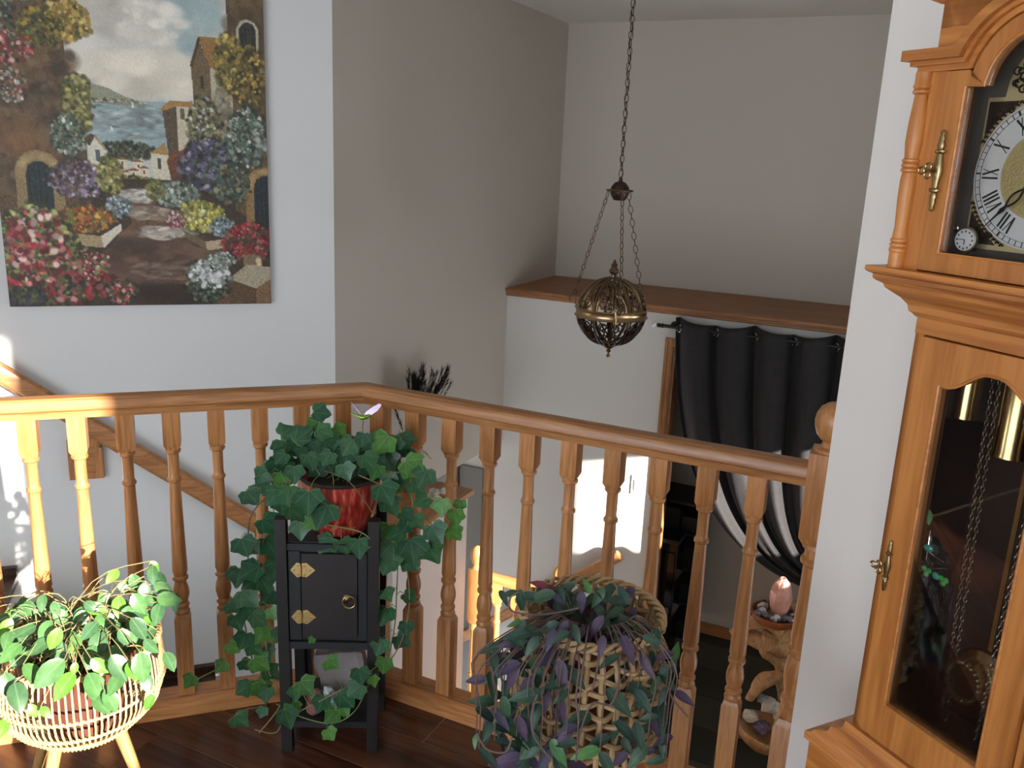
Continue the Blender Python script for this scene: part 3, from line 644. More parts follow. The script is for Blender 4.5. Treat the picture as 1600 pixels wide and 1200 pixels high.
zb = .925; zt = zb+(1190+130)/1190*(pl(411, 0, -R2, R2, CW-.03).z-zb); sR = pl(424, 472, -R2, R2, CW-.03); sL = pl(15, 475, -R2, R2, CW-.03)
s_of = lambda p: (p.x+p.y)*R2
sa, sb_ = s_of(sL), s_of(sR); wd = sb_-sa
pt = thing('painting', 'large unframed canvas painting of a flower-lined village lane leading to the sea', 'painting', (*s2((sa+sb_)/2, CW-.03), zb), PI/4)
part('canvas', bev(B(-wd/2, wd/2, .001, .028, 0, zt-zb), .002), mat('canvas_edge', (.12, .10, .08, 1), .7), pt)
me = bpy.data.meshes.new('painted_surface')
gx, gz = np.meshgrid(np.linspace(-wd/2+.001, wd/2-.001, PW), np.linspace(zt-zb-.001, .001, PH))
V = np.stack([gx, np.full_like(gx, 0.0), gz], -1).reshape(-1, 3)
idx = np.arange(PW*PH).reshape(PH, PW); F = np.stack([idx[:-1, :-1], idx[1:, :-1], idx[1:, 1:], idx[:-1, 1:]], -1).reshape(-1, 4)
me.from_pydata(V.tolist(), [], F.tolist())
ca = me.color_attributes.new('paint', 'FLOAT_COLOR', 'POINT'); ca.data.foreach_set('color', np.concatenate([PA.reshape(-1, 3), np.ones((PW*PH, 1))], 1).astype(np.float32).ravel())
pm = mat('oil_paint', (1, 1, 1, 1), .5, bump=.35, bscale=160); at = pm.node_tree.nodes.new('ShaderNodeVertexColor'); at.layer_name = 'paint'
pm.node_tree.links.new(at.outputs[0], pm.node_tree.nodes['Principled BSDF'].inputs['Base Color']); me.materials.append(pm)
o = bpy.data.objects.new('painted_surface', me); C.objects.link(o); o.parent = pt

# ------------------------------------------------------------------ grandfather clock (local: x right along front, y into wall, z up)
p0 = DD*(-.777)+NN*1.142
ck = thing('grandfather_clock', 'tall honey-coloured wooden grandfather clock with brass weights and pendulum', 'clock', (p0.x, p0.y, 0), math.atan2(DD.y, DD.x))
bm = NB(); box(bm, -.215, .215, .003, .25, .07, .535); bev(bm, .003); part('base_cabinet', bm, clkX, ck)
part('base_panel', bev(B(-.15, .15, -.006, .006, .14, .46), .006), clkZ, ck)
part('plinth', bev(B(-.23, .23, -.012, .255, 0, .075), .008, 2), clk_oak, ck)
bm = NB(); prof = [(-.005, .535), (-.005, .549), (.004, .553), (.008, .561), (.008, .566), (.013, .568), (.016, .578), (.020, .586), (.020, .592), (.026, .596), (.028, .602)]
def wrap(bm, prof, hx, yb=.25, hx0=None):
    """moulding profile (y setback, z) wrapped round left, front and right"""
    rows = []
    for y, z in prof:
        hh_ = hx-(y-prof[0][0]); rows.append([bm.verts.new(v) for v in ((-hh_, yb, z), (-hh_, y, z), (hh_, y, z), (hh_, yb, z))])
    for a, b in zip(rows, rows[1:]):
        for i in range(3): bm.faces.new((a[i], a[i+1], b[i+1], b[i]))
        bm.faces.new((a[0], b[0], b[3], a[3]))
    bm.faces.new(rows[0]); bm.faces.new(rows[-1][::-1])
wrap(bm, [(-.005, .535), (-.005, .549), (.006, .553), (.012, .561), (.030, .566), (.034, .572), (.036, .580), (.052, .586), (.056, .592), (.058, .604)], .222)
for v in bm.verts:   # keep the side overhang but let the front sit close to the waist
    v.co.y = v.co.y if v.co.y > .2 else -.005+(v.co.y+.005)*.42
part('base_moulding', bm, clk_oak, ck, True, ang=20)
# waist: side walls, back, frame
bm = NB(); box(bm, -.150, -.142, .03, .235, .60, 1.35); box(bm, -.150, -.133, .03, .045, .60, 1.35)
box(bm, .142, .150, .03, .235, .60, 1.35); box(bm, .133, .150, .03, .045, .60, 1.35)
box(bm, -.150, .150, .03, .045, .598, .612); box(bm, -.142, .142, .045, .235, .598, .606)
part('waist_case', bm, clkZ, ck)
shade_m = mat('case_side_shade', (.03, .02, .018, 1), .5)  # dark sheets added on the inner sides to stand for shade in the case
bm = NB(); box(bm, -.1418, -.1405, .046, .225, .61, 1.33); box(bm, .1405, .1418, .046, .225, .61, 1.33); part('case_shade_panel', bm, shade_m, ck)
part('waist_back', B(-.142, .142, .225, .235, .60, 1.35), mat('case_back_shade', (.035, .02, .014, 1), .5), ck)  # back board coloured dark for the shade inside the case
part('waist_frieze', bev(B(-.150, .150, .028, .045, 1.313, 1.352), .001), clkX, ck)
# waist door with arched glass opening
dz0, dz1 = .614, 1.311; gx_ = .0865; gz0 = .684
top = []
N_ = 20
for i in range(N_+1):
    t = i/N_; x = -gx_+2*gx_*t; u = abs(x)/gx_
    z = 1.243+(.034*(.5+.5*math.cos(PI*min(1, max(0, u-.08)/.78)))) 
    top.append((x, z))
inner = [(-gx_, gz0)]+top+[(gx_, gz0), (-gx_, gz0)]
outer = [(-.131, dz0)]+[(-.131+.262*i/N_, dz1) for i in range(N_+1)]+[(.131, dz0), (-.131, dz0)]
bm = ringprism(NB(), outer, inner, .020, .040); bmesh.ops.remove_doubles(bm, verts=bm.verts[:], dist=1e-5)
wdoor = part('waist_door', bm, clkZ, ck)
bm = NB(); tube(bm, [(x, .0205, z) for x, z in inner[:-1]], .0028, 6, closed=True); part('glass_bead', bm, clkX, wdoor, True)
part('glass', prism(NB(), inner[:-1], .030, .032, XZ), clockpane, wdoor)
# key plates
def handle(par, x, z, s=1.0, lean=0.0, y=.02):
    bm = NB(); M = Matrix.Translation((x, y-.004, z)) @ Matrix.Diagonal((1, .55, 1, 1))
    pr = [(.001, -.058), (.0045, -.055), (.003, -.050), (.0055, -.046), (.004, -.041), (.0065, -.037), (.004, -.031), (.0085, -.029), (.0085, -.026), (.0045, -.024), (.0065, -.012), (.0085, 0), (.0065, .012), (.0045, .024), (.0085, .026), (.0085, .029), (.004, .031), (.0065, .037), (.004, .041), (.0055, .046), (.003, .050), (.0045, .055), (.001, .058)]
    lathe(bm, [(r*s, q*s) for r, q in pr], 12, M=M)
    h = part('escutcheon', bm, abrass_m, par, True, ang=50, label='antique brass key plate')
    bm = NB(); tube(bm, [(x-.006, y-.004, z), (x-.006, y-.018, z)], .003, 8)
    for dx, dz in ((-.008, .0), (.003, .006), (.003, -.006)): 
        tube(bm, [(x-.006+dx+.005*math.cos(a*PI/4), y-.020, z+dz+.005*math.sin(a*PI/4)) for a in range(8)], .0017, 6, closed=True)
    part('key', bm, abrass_m, par, True)
handle(wdoor, -.122, .925, .78)
bm = NB(); tube(bm, [(.138, .018, .86), (.138, .018, .89)], .004, 8); tube(bm, [(.138, .018, 1.18), (.138, .018, 1.21)], .004, 8); part('hinge', bm, abrass_m, ck, True)
# cove moulding under hood
bm = NB(); wrap(bm, [(.028, 1.338), (.024, 1.343), (.020, 1.346), (.018, 1.356), (.010, 1.366), (.002, 1.372), (-.008, 1.380), (-.010, 1.386), (-.018, 1.390), (-.022, 1.394), (-.022, 1.400), (-.030, 1.404), (-.032, 1.409)], .150+.004)
part('cove_moulding', bm, clk_oak, ck, True, ang=20)
part('hood_shelf', bev(B(-.212, .212, -.032, .25, 1.407, 1.413), .001), clkX, ck)
# hood box
bm = NB(); box(bm, -.166, -.150, .012, .24, 1.413, 1.80); box(bm, .150, .166, .012, .24, 1.413, 1.80); box(bm, -.15, .15, .225, .24, 1.413, 1.80); box(bm, -.166, .166, .0, .012, 1.76, 1.802)
part('hood_case', bm, clkZ, ck)
part('hood_corner', B(-.166, -.139, -.004, .012, 1.413, 1.71), clkZ, ck); part('hood_corner', B(.139, .166, -.004, .012, 1.413, 1.71), clkZ, ck)
AC = 1.673
def archpts(r, a0=None, n=18):
    return [(-r*math.cos(PI*i/n), AC+r*math.sin(PI*i/n)) for i in range(n+1)]
# tympanum board: outline minus arch
bm = NB(); n = 18; inn = [(-.12, 1.713)]+[(x, z) for x, z in archpts(.108) if z > 1.713]+[(.12, 1.713)]
k_ = len(inn); out_ = [(-.166+.332*i/(k_-1), 1.802) for i in range(k_)]; out_[0] = (-.166, 1.802)
inn2 = [(-.166, 1.713)]+inn+[(.166, 1.713)]; out2 = [(-.166, 1.80)]+[(-.16+.32*i/(k_-1), 1.802) for i in range(k_)]+[(.166, 1.80)]
part('tympanum', ringprism(bm, out2, inn2, .0, .012), clkX, ck)
bm = NB(); wrap(bm, [(.004, 1.795), (-.006, 1.80), (-.010, 1.806), (-.020, 1.81), (-.022, 1.822)], .175); part('crown_moulding', bm, clk_oak, ck, True, ang=20)
# break-arch cornice: stepped moulding following outline
def cornice(rin, rout, zlo, zhi, y0, hx, name):
    ai = math.asin((zlo-AC)/rin); ao = math.asin((zhi-AC)/rout); I = [(-hx, zlo)]; O = [(-hx, zhi)]
    for i in range(n+1):
        t = i/n; a = PI-(ai+(PI-2*ai)*t) ; b = PI-(ao+(PI-2*ao)*t); I.append((rin*math.cos(a), AC+rin*math.sin(a))); O.append((rout*math.cos(b), AC+rout*math.sin(b)))
    I.append((hx, zlo)); O.append((hx, zhi)); 
    bm = ringprism(NB(), O, I, y0, .012); bev(bm, .0015, 1, 50); part(name, bm, clkX, ck)
    return
cornice(.100, .112, 1.700, 1.710, -.012, .186, 'cornice_step'); cornice(.108, .119, 1.708, 1.717, -.020, .194, 'cornice_step'); cornice(.114, .128, 1.715, 1.730, -.030, .203, 'cornice_step')
for sgn in (-1, 1):
    bm = NB()
    for (a, b, hx) in ((1.700, 1.710, .186), (1.708, 1.717, .194), (1.715, 1.730, .203)): box(bm, sgn*hx, sgn*.16, .0, .24, a, b)
    part('side_cornice', bm, clkX, ck)
# hood door (stiles, bottom rail, arched head)
gw = .1035; I = [(-gw, 1.443), (-gw, 1.677), (-.074, 1.677)]+[p for p in archpts(.074)[1:-1]]+[(.074, 1.677), (gw, 1.677), (gw, 1.443), (-gw, 1.443)]
O = [(-.137, 1.415), (-.137, 1.699), (-.100, 1.699)]+[(-.0985*math.cos(PI*i/18), AC+.0985*math.sin(PI*i/18)) for i in range(1, 18)]+[(.100, 1.699), (.137, 1.699), (.137, 1.415), (-.137, 1.415)]
hd = part('hood_door', ringprism(NB(), O, I, -.008, .010), clkZ, ck)
bm = NB(); tube(bm, [(x, -.0078, z) for x, z in I[:-1]], .0026, 6, closed=True); part('glass_bead', bm, clkX, hd, True)
part('glass', prism(NB(), I[:-1], .000, .002, XZ), clockpane, hd)
handle(hd, -.1245, 1.560, 1.0, y=-.008)
# hood columns
for sgn in (-1, 1):
    bm = NB(); lathe(bm, [(.0125, 1.413), (.0125, 1.436), (.014, 1.438), (.014, 1.442), (.0115, 1.444), (.014, 1.446), (.014, 1.449), (.0115, 1.451), (.014, 1.453), (.014, 1.456), (.012, 1.458), (.0105, 1.475), (.0125, 1.52), (.0125, 1.545), (.011, 1.556), (.014, 1.558), (.014, 1.561), (.0115, 1.563), (.014, 1.565), (.014, 1.568), (.0115, 1.570), (.014, 1.572), (.014, 1.575), (.011, 1.577), (.0135, 1.60), (.0125, 1.63), (.0095, 1.668), (.0135, 1.671), (.0135, 1.674), (.011, 1.676), (.0135, 1.678), (.0135, 1.681), (.012, 1.684), (.0125, 1.70)], 14, c=(sgn*.1765, -.006, 0))
    part('column', bm, clkZ, ck, True, ang=35)
# dial
dial = thing_ = part('dial_plate', prism(NB(), [(-.104, 1.452), (.104, 1.452), (.104, 1.665), (.078, 1.665)]+[(.078*math.cos(PI*i/14), 1.668+.078*math.sin(PI*i/14)) for i in range(15)]+[(-.078, 1.665), (-.104, 1.665)], .046, .050, XZ), mat('brushed_brass_plate', (.80, .66, .36, 1), .35, .65), ck)
part('dial_surround', B(-.148, .148, .053, .058, 1.42, 1.76), mat('dark_felt', (.10, .09, .075, 1), .7), ck)
DZ = 1.559
def disc(bm, r0, r1, y0, y1, seg=64):
    lathe(bm, [(r0, y0), (r0, y1), (r1, y1), (r1, y0)] if r0 else [(r1, y0), (r1, y1)], seg, c=(0, 0, DZ), M=Matrix.Rotation(PI/2, 4, 'X'), cap=not r0)
    return bm
# rotation about X by +90: local z -> -y ; so y=-z
bm = NB(); V0 = []
def annulus(r0, r1, y0, y1, seg=72):
    bm = NB(); rows = []
    for r, y in ((r0, y1), (r0, y0), (r1, y0), (r1, y1)):
        rows.append([bm.verts.new((r*math.cos(2*PI*i/seg), y, DZ+r*math.sin(2*PI*i/seg))) for i in range(seg)])
    rows.append(rows[0])
    for a, b in zip(rows, rows[1:]):
        for i in range(seg): bm.faces.new((a[i], a[(i+1) % seg], b[(i+1) % seg], b[i]))
    return bm
part('chapter_ring', annulus(.0605, .102, .040, .046), mat('silvered_ring', (.80, .80, .78, 1), .35, .25), dial, True)
bm = NB(); lathe(bm, [(.0005, 0), (.0605, 0), (.0605, .006), (.0005, .006)], 48, M=Matrix.Translation((0, .047, DZ)) @ Matrix.Rotation(PI/2, 4, 'X')); part('dial_centre', bm, mat('matted_gold', (.62, .50, .22, 1), .45, .7, bump=.4, bscale=300), dial, True)
ink = mat('black_numeral', (.01, .01, .01, 1), .5)
def pbar(bm, ax, az, bx_, bz_, wdt, y0=.0388, y1=.0400):
    a = Vector((ax, 0, az)); b = Vector((bx_, 0, bz_)); d = (b-a).normalized(); s = Vector((-d.z, 0, d.x))*wdt/2
    q = [(v.x, v.z+DZ) for v in (a-s, b-s, b+s, a+s)]; prism(bm, q, y0, y1, XZ)
NUM = ['XII', 'I', 'II', 'III', 'IIII', 'V', 'VI', 'VII', 'VIII', 'IX', 'X', 'XI']
for h, txt in enumerate(NUM):
    bm = NB(); th = -2*PI*h/12; wds = {'I': .0055, 'V': .0115, 'X': .0115}; tw = sum(wds[c] for c in txt); u = -tw/2; ri, ro = .0645, .0885
    def put(u0, r0_, u1, r1_, wd_):
        f = lambda u_, r_: (u_*math.cos(th)-r_*math.sin(th), u_*math.sin(th)+r_*math.cos(th)); a = f(u0, r0_); b = f(u1, r1_); pbar(bm, a[0], a[1], b[0], b[1], wd_)
    for c in txt:
        w_ = wds[c]
        if c == 'I': put(u+w_/2, ri, u+w_/2, ro, .0027)
        if c == 'V': put(u+.002, ro, u+w_/2, ri, .0027); put(u+w_-.002, ro, u+w_/2, ri, .0008)
        if c == 'X': put(u+.002, ro, u+w_-.002, ri, .0027); put(u+w_-.002, ro, u+.002, ri, .0008)
        u += w_
    part('numeral', bm, ink, dial)
bm = annulus(.0918, .0922, .0392, .0400)
b2 = annulus(.0990, .0994, .0392, .0400); me_t = bpy.data.meshes.new('t'); b2.to_mesh(me_t); bm.from_mesh(me_t)
for i in range(60):
    a = 2*PI*i/60; pbar(bm, .092*math.cos(a), .092*math.sin(a), .0992*math.cos(a), .0992*math.sin(a), .0024 if i % 5 == 0 else .0006)
part('minute_track', bm, ink, dial)
# hands
hand_m = mat('black_steel_hand', (.015, .012, .012, 1), .35, .5)
def hand(ang, L_, w0, name, y):
    bm = NB(); f = lambda u_, r_: (u_*math.cos(ang)-r_*math.sin(ang), y, DZ+u_*math.sin(ang)+r_*math.cos(ang))
    tube(bm, [f(0, -.01), f(0, L_*.25)], .0022, 6)
    tube(bm, [f(w0*math.sin(t*PI), L_*(.25+.35*t)) for t in [i/8 for i in range(9)]], .0014, 6); tube(bm, [f(-w0*math.sin(t*PI), L_*(.25+.35*t)) for t in [i/8 for i in range(9)]], .0014, 6)
    tube(bm, [f(0, L_*.58), f(0, L_*.66), f(0, L_*.74), f(0, L_)], [.0015, .0034, .0014, .0005], 6)
    sphere(bm, f(0, 0), .006, 12, 8, (1, .5, 1)); part(name, bm, hand_m, dial, True)
A_m = math.atan2(-(-.0686), 1.4835-DZ); 
hand(math.atan2(.0686, 1.4835-DZ), .101, .0055, 'minute_hand', .033); hand(-1.9, .062, .007, 'hour_hand', .036)
# corner ornaments (scrolls)
for sx in (-1, 1):
    for sz in (-1, 1):
        bm = NB(); cx, cz = sx*.092, DZ+sz*.092
        rr = random.Random(5)
        for j in range(16):
            a = rr.random()*PI/2; q = .006+.036*rr.random(); x = cx-sx*q*math.cos(a)*1.0; z = cz-sz*q*math.sin(a)
            if math.hypot(x, z-DZ) < .107: continue
            r_ = .003+.003*rr.random(); tube(bm, [(x+r_*(1-t*.09)*math.cos(t*.8), .0445, z+r_*(1-t*.09)*math.sin(t*.8)) for t in range(9)], .0012, 5)
        for j in range(18):
            a = PI/4+(j/17-.5)*1.15; x = sx*.109*math.cos(a); z = sz*.109*math.sin(a)
            if abs(x) < .102 and abs(z) < .1: tube(bm, [(x-.003, .0445, DZ+z), (x, .043, DZ+z+.003), (x+.003, .0445, DZ+z)], .0016, 5)
        prism(bm, [(cx+sx*.008, cz+sz*.008), (cx+sx*.008, cz-sz*.038), (cx-sx*.004, cz-sz*.022), (cx-sx*.022, cz-sz*.004), (cx-sx*.038, cz+sz*.008)], .0445, .0465, XZ)
        part('spandrel_ornament', bm, bronze_d, dial, True, label='dark cast scroll ornament')
bm = NB(); lathe(bm, [(.001, 0), (.052, 0), (.052, .002), (.001, .002)], 32, M=Matrix.Translation((0, .046, 1.694)) @ Matrix.Rotation(PI/2, 4, 'X')); part('moon_disc', bm, mat('painted_moon_disc', (.78, .72, .55, 1), .5), dial, True)
for sx in (-1, 1):
    bm = NB()
    for j in range(10): r_ = .004+.0012*(j % 3); x = sx*(.048+.006*(j % 4)); z = 1.675+.008*(j//2); tube(bm, [(x+r_*math.cos(t*.8), .0445, z+r_*math.sin(t*.8)) for t in range(8)], .0013, 5)
    part('spandrel_ornament', bm, bronze_d, dial, True, label='dark cast scroll ornament')
# weights
for x, zb_, rr_ in ((-.092, 1.181, .0185), (-.008, 1.143, .0235), (.076, 1.12, .0205)):
    bm = NB(); lathe(bm, [(rr_*.92, zb_), (rr_*1.04, zb_+.002), (rr_*1.04, zb_+.006), (rr_, zb_+.008), (rr_, zb_+.20), (rr_*1.04, zb_+.202), (rr_*1.04, zb_+.207), (.004, zb_+.21), (.003, zb_+.24)], 32, c=(x, .10, 0)); part('weight', bm, brass_m, ck, True)
# chains
def chain_bm(a, b, pitch=.0085, r=.0008, w_=.0026):
    a = Vector(a); b = Vector(b); d = b-a; n_ = int(d.length/pitch); d.normalize(); s1 = d.orthogonal().normalized(); s2_ = d.cross(s1); bm = NB()
    for i in range(n_):
        c_ = a+d*pitch*(i+.5); s = s1 if i % 2 else s2_; tube(bm, [c_+d*pitch*.62*math.cos(t*PI/4)+s*w_*math.sin(t*PI/4) for t in range(8)], r, 4, closed=True)
    return bm
for (xa, za, xb, zb2) in ((-.047, 1.32, -.026, .66), (-.036, 1.32, -.016, .665), (.050, 1.32, .036, .645), (.062, 1.32, .056, .66), (.10, 1.32, .10, .70)):
    part('chain', chain_bm((xa, .085, za), (xb, .085, zb2)), steel_m, ck, True)
# pendulum
bm = NB(); box(bm, -.012, -.004, .150, .153, .80, 1.33); pen = part('pendulum_rod', bm, brass_m, ck)
bm = NB(); lathe(bm, [(.001, 0), (.052, 0), (.055, .002), (.052, .006), (.001, .010)], 40, M=Matrix.Translation((-.008, .150, .745)) @ Matrix.Rotation(PI/2, 4, 'X')); part('bob', bm, brass_m, pen, True)
bm = NB()
for i in range(22):
    a = 2*PI*i/22; sphere(bm, (-.030+.030*math.cos(a), .128, .735+.034*math.sin(a)), .0052, 8, 5)
part('wreath_ornament', bm, abrass_m, ck, True)
# small green figure modelled in place of a reflection in the door glass
tk = thing('green_reflection', 'tiny turquoise and green figure standing in for a reflection at the left edge of the clock door glass', 'ornament', (p0.x, p0.y, 0), math.atan2(DD.y, DD.x))
tm = mat('turquoise_reflection', (.06, .42, .30, 1), .3); gm = mat('leaf_green_reflection', (.06, .40, .06, 1), .3)
bm = NB(); tube(bm, [(-.081, .052, 1.0), (-.080, .052, .975), (-.074, .05, .965), (-.062, .05, .962), (-.048, .05, .96)], .0012, 6); tube(bm, [(-.08, .052, .975), (-.08, .052, .95), (-.072, .05, .945), (-.066, .05, .948)], .001, 6); tube(bm, [(-.066, .052, .94), (-.04, .052, .952)], .001, 6)
part('wire', bm, chrome_m, tk, True)
bm = NB(); sphere(bm, (-.079, .052, .97), .008, 10, 6, (1.1, .5, .8)); sphere(bm, (-.056, .05, .932), .006, 8, 5, (1.2, .5, 1)); part('body', bm, tm, tk, True)
bm = NB()
for (x, z) in ((-.074, .932), (-.042, .930)):
    for a in range(3): sphere(bm, (x+.005*math.cos(a*2.1+.5), .05, z+.005*math.sin(a*2.1+.5)), .0048, 8, 5, (1, .35, 1))
part('clover', bm, gm, tk, True)
# pocket watch
pw = thing('pocket_watch', 'small silver pocket watch with white face leaning in the lower corner of the clock dial', 'watch', (p0.x, p0.y, 0), math.atan2(DD.y, DD.x))
M = Matrix.Translation((-.0905, .032, 1.4635)) @ Matrix.Rotation(PI/2, 4, 'X')
bm = NB(); lathe(bm, [(.012, -.003), (.0185, -.001), (.0195, .002), (.0185, .0045), (.0165, .005), (.0162, .004), (.001, .004)], 32, M=M); part('case', bm, mat('worn_silver', (.45, .38, .32, 1), .3, 1), pw, True)
bm = NB(); lathe(bm, [(.001, .0042), (.0160, .0042), (.0160, .0046), (.001, .0046)], 32, M=M); wf = part('face', bm, white_m, pw, True)
bm = NB()
for i in range(12):
    a = 2*PI*i/12; box(bm, -.0905+.0125*math.cos(a)-.0009, -.0905+.0125*math.cos(a)+.0009, .0268, .0276, 1.4635+.0125*math.sin(a)-.0014, 1.4635+.0125*math.sin(a)+.0014)
box(bm, -.0905-.010, -.0905, .0266, .0274, 1.4633, 1.4642); box(bm, -.0905-.0004, -.0905+.0006, .0266, .0274, 1.4565, 1.4635); part('marks', bm, ink, wf)
bm = NB(); tube(bm, [(-.106, .030, 1.4745), (-.109, .030, 1.477)], .0025, 8); tube(bm, [(-.111+.0045*math.cos(t*.8), .030, 1.4795+.0045*math.sin(t*.8)) for t in range(8)], .001, 6, closed=True); part('crown_ring', bm, chrome_m, pw, True)

# ------------------------------------------------------------------ hanging lantern
LP = atd(955, 487, 3.4); RG = .133
lt = thing('globe_pendant', 'openwork bronze filigree globe lantern hanging on chains over the stairwell', 'lamp', (LP.x, LP.y, LP.z))
def sph(th, ph, r=RG): return Vector((r*math.sin(ph)*math.cos(th), r*math.sin(ph)*math.sin(th), r*math.cos(ph)))
fx = math.atan2(CR.y, CR.x)
for band, nm in ((1, 'upper_dome'), (-1, 'lower_dome')):
    bm = NB(); bmd = NB()
    fl = lambda v: Vector((v.x, v.y, v.z*band))
    for kx in range(6):
        t0 = kx*PI/3+.35
        tube(bm, [fl(sph(t0, .12+(PI/2-.2)*i/12)) for i in range(13)], .0058, 6)
        for sg in (-1, 1):
            # long leaf-shaped bars and scrolls
            tube(bm, [fl(sph(t0+sg*(.05+.47*math.sin(PI/2*i/12)**1.5), .2+1.2*i/12)) for i in range(13)], .0034, 5)
            tube(bm, [fl(sph(t0+sg*(.50-.42*math.sin(PI/2*i/12)), .55+.9*i/12)) for i in range(13)], .0034, 5)
            tube(bm, [fl(sph(t0+sg*(.26+.16*math.cos(a*.55)*(1-a/16)), 1.22+.17*math.sin(a*.55)*(1-a/16))) for a in range(15)], .0034, 5)
            tube(bm, [fl(sph(t0+sg*(.27+.20*math.cos(a*.5)*(1-a/18)), .82+.18*math.sin(a*.5)*(1-a/18))) for a in range(15)], .0030, 5)
        # leaf plates
        tube(bm, [fl(sph(t0+PI/6, .25+1.15*i/10)) for i in range(11)], [.003+.0055*math.sin(PI*i/10) for i in range(11)], 6)
        tube(bm, [fl(sph(t0+PI/6, 1.22+.0*i)+Vector((0, 0, 0))) + fl(Vector((0, 0, .006*(i-1)))) for i in range(3)], [.002, .010, .002], 8)
    part(nm, bm, bronze_m if band > 0 else bronze_d, lt, True)
bm = NB(); lathe(bm, [(.130, -.016), (.139, -.019), (.144, -.016), (.140, -.011), (.1385, -.008), (.1385, .007), (.140, .010), (.145, .014), (.141, .018), (.130, .017), (.130, -.016)], 48, cap=False); part('equator_band', bm, mat('bronze_band', (.42, .29, .16, 1), .28, 1), lt, True, ang=30)
bm = NB(); lathe(bm, [(.001, -.185), (.007, -.181), (.008, -.175), (.004, -.170), (.004, -.164), (.010, -.158), (.006, -.150), (.018, -.142), (.020, -.136), (.012, -.130), (.020, -.124)], 16); part('bottom_finial', bm, bronze_m, lt, True)
bm = NB(); lathe(bm, [(.024, .124), (.024, .130), (.012, .136), (.010, .146), (.018, .152), (.020, .160), (.014, .170), (.010, .176), (.014, .182), (.008, .190), (.004, .20), (.001, .205)], 16); part('top_finial', bm, bronze_m, lt, True)
bm = NB(); e = Vector((math.cos(fx-PI/2), math.sin(fx-PI/2), 0)); tube(bm, [e*.120+Vector((0, 0, -.062)), e*.142+Vector((0, 0, -.030)), e*.147+Vector((0, 0, 0)), e*.142+Vector((0, 0, .034))], [.003, .005, .006, .004], 8); tube(bm, [e*.148+Vector((-e.y*.006*math.cos(t*PI/4), e.x*.006*math.cos(t*PI/4), .034+.011*math.sin(t*PI/4))) for t in range(8)], .0018, 5, closed=True); part('latch', bm, abrass_m, lt, True)
bm = NB(); lathe(bm, [(.018, -.02), (.03, 0), (.03, .03), (.016, .06), (.008, .08), (.008, .125)], 20); part('glass_candle_cup', bm, glassmat('smoked_cup', (.8, .75, .7, 1), .05, .3), lt, True)
TOPZ = 1.452-LP.z
bm = NB(); lathe(bm, [(.006, -.036), (.022, -.034), (.034, -.014), (.036, 0), (.034, .014), (.022, .030), (.008, .036), (.006, .052)], 20, c=(0, 0, TOPZ)); part('top_ball', bm, bronze_d, lt, True)
bm = NB(); lathe(bm, [(.036, -.003), (.050, -.004), (.052, 0), (.050, .004), (.036, .003)], 32, c=(0, 0, TOPZ+.002)); part('top_plate', bm, bronze_m, lt, True)
def link_me(nm, h, w_, r, mt):
    bm = NB(); tube(bm, [(w_*math.sin(t*PI/5), 0, h*math.cos(t*PI/5)) for t in range(10)], r, 5, closed=True); return mesh_of(nm, bm, mt, True)
lk1 = link_me('chain_link', .0165, .0085, .0017, bronze_m); lk2 = link_me('chain_link', .0125, .0065, .0016, bronze_d)
def put_chain(a, b, me1, me2, pitch, rot=0):
    a = Vector(a); b = Vector(b); d = b-a; n_ = max(2, round(d.length/pitch)); qd = d.to_track_quat('Z', 'X')
    for i in range(n_):
        me_ = me1 if i % 2 == 0 else me2; o = part('chain_link', me_, None, lt, loc=a+d*((i+.5)/n_)); o.rotation_mode = 'QUATERNION'
        o.rotation_quaternion = qd @ Vector((0, 0, 1)).rotation_difference(Vector((0, 0, 1))) @ Matrix.Rotation(rot+(PI/2 if i % 2 else 0)+.3, 4, 'Z').to_quaternion()
fx = math.atan2(CR.y, CR.x)
for k_, a in enumerate((fx-PI/2+.1, fx+PI/6+.1, fx+5*PI/6+.1)):
    e = Vector((math.cos(a), math.sin(a), 0)); put_chain(e*.045+Vector((0, 0, TOPZ-.005)), e*.158+Vector((0, 0, .05)), lk1, lk2, .0265, fx)
    bm = NB(); tube(bm, [e*(.138)+Vector((0, 0, .010)), e*.150+Vector((0, 0, .016)), e*.152+Vector((0, 0, .046)), e*.162+Vector((0, 0, .054)), e*.174+Vector((0, 0, .048)), e*.178+Vector((0, 0, .034)), e*.168+Vector((0, 0, .026))], .003, 6); part('hook', bm, bronze_m, lt, True)
put_chain((0, 0, TOPZ+.05), (0, 0, ZC-LP.z-.03), lk1, link_me('chain_link', .0165, .008, .0017, bronze_d), .0275, fx)
bm = NB(); tube(bm, [(.006*math.sin(i*.9), .006*math.cos(i*.9), TOPZ+.05+(ZC-LP.z-.08-TOPZ)*i/60) for i in range(61)], .0015, 5); part('lamp_cord', bm, bronze_d, lt, True)
bm = NB(); lathe(bm, [(.06, 0), (.06, -.008), (.03, -.025), (.008, -.032)], 24, c=(0, 0, ZC-LP.z)); part('ceiling_rose', bm, bronze_m, lt, True)

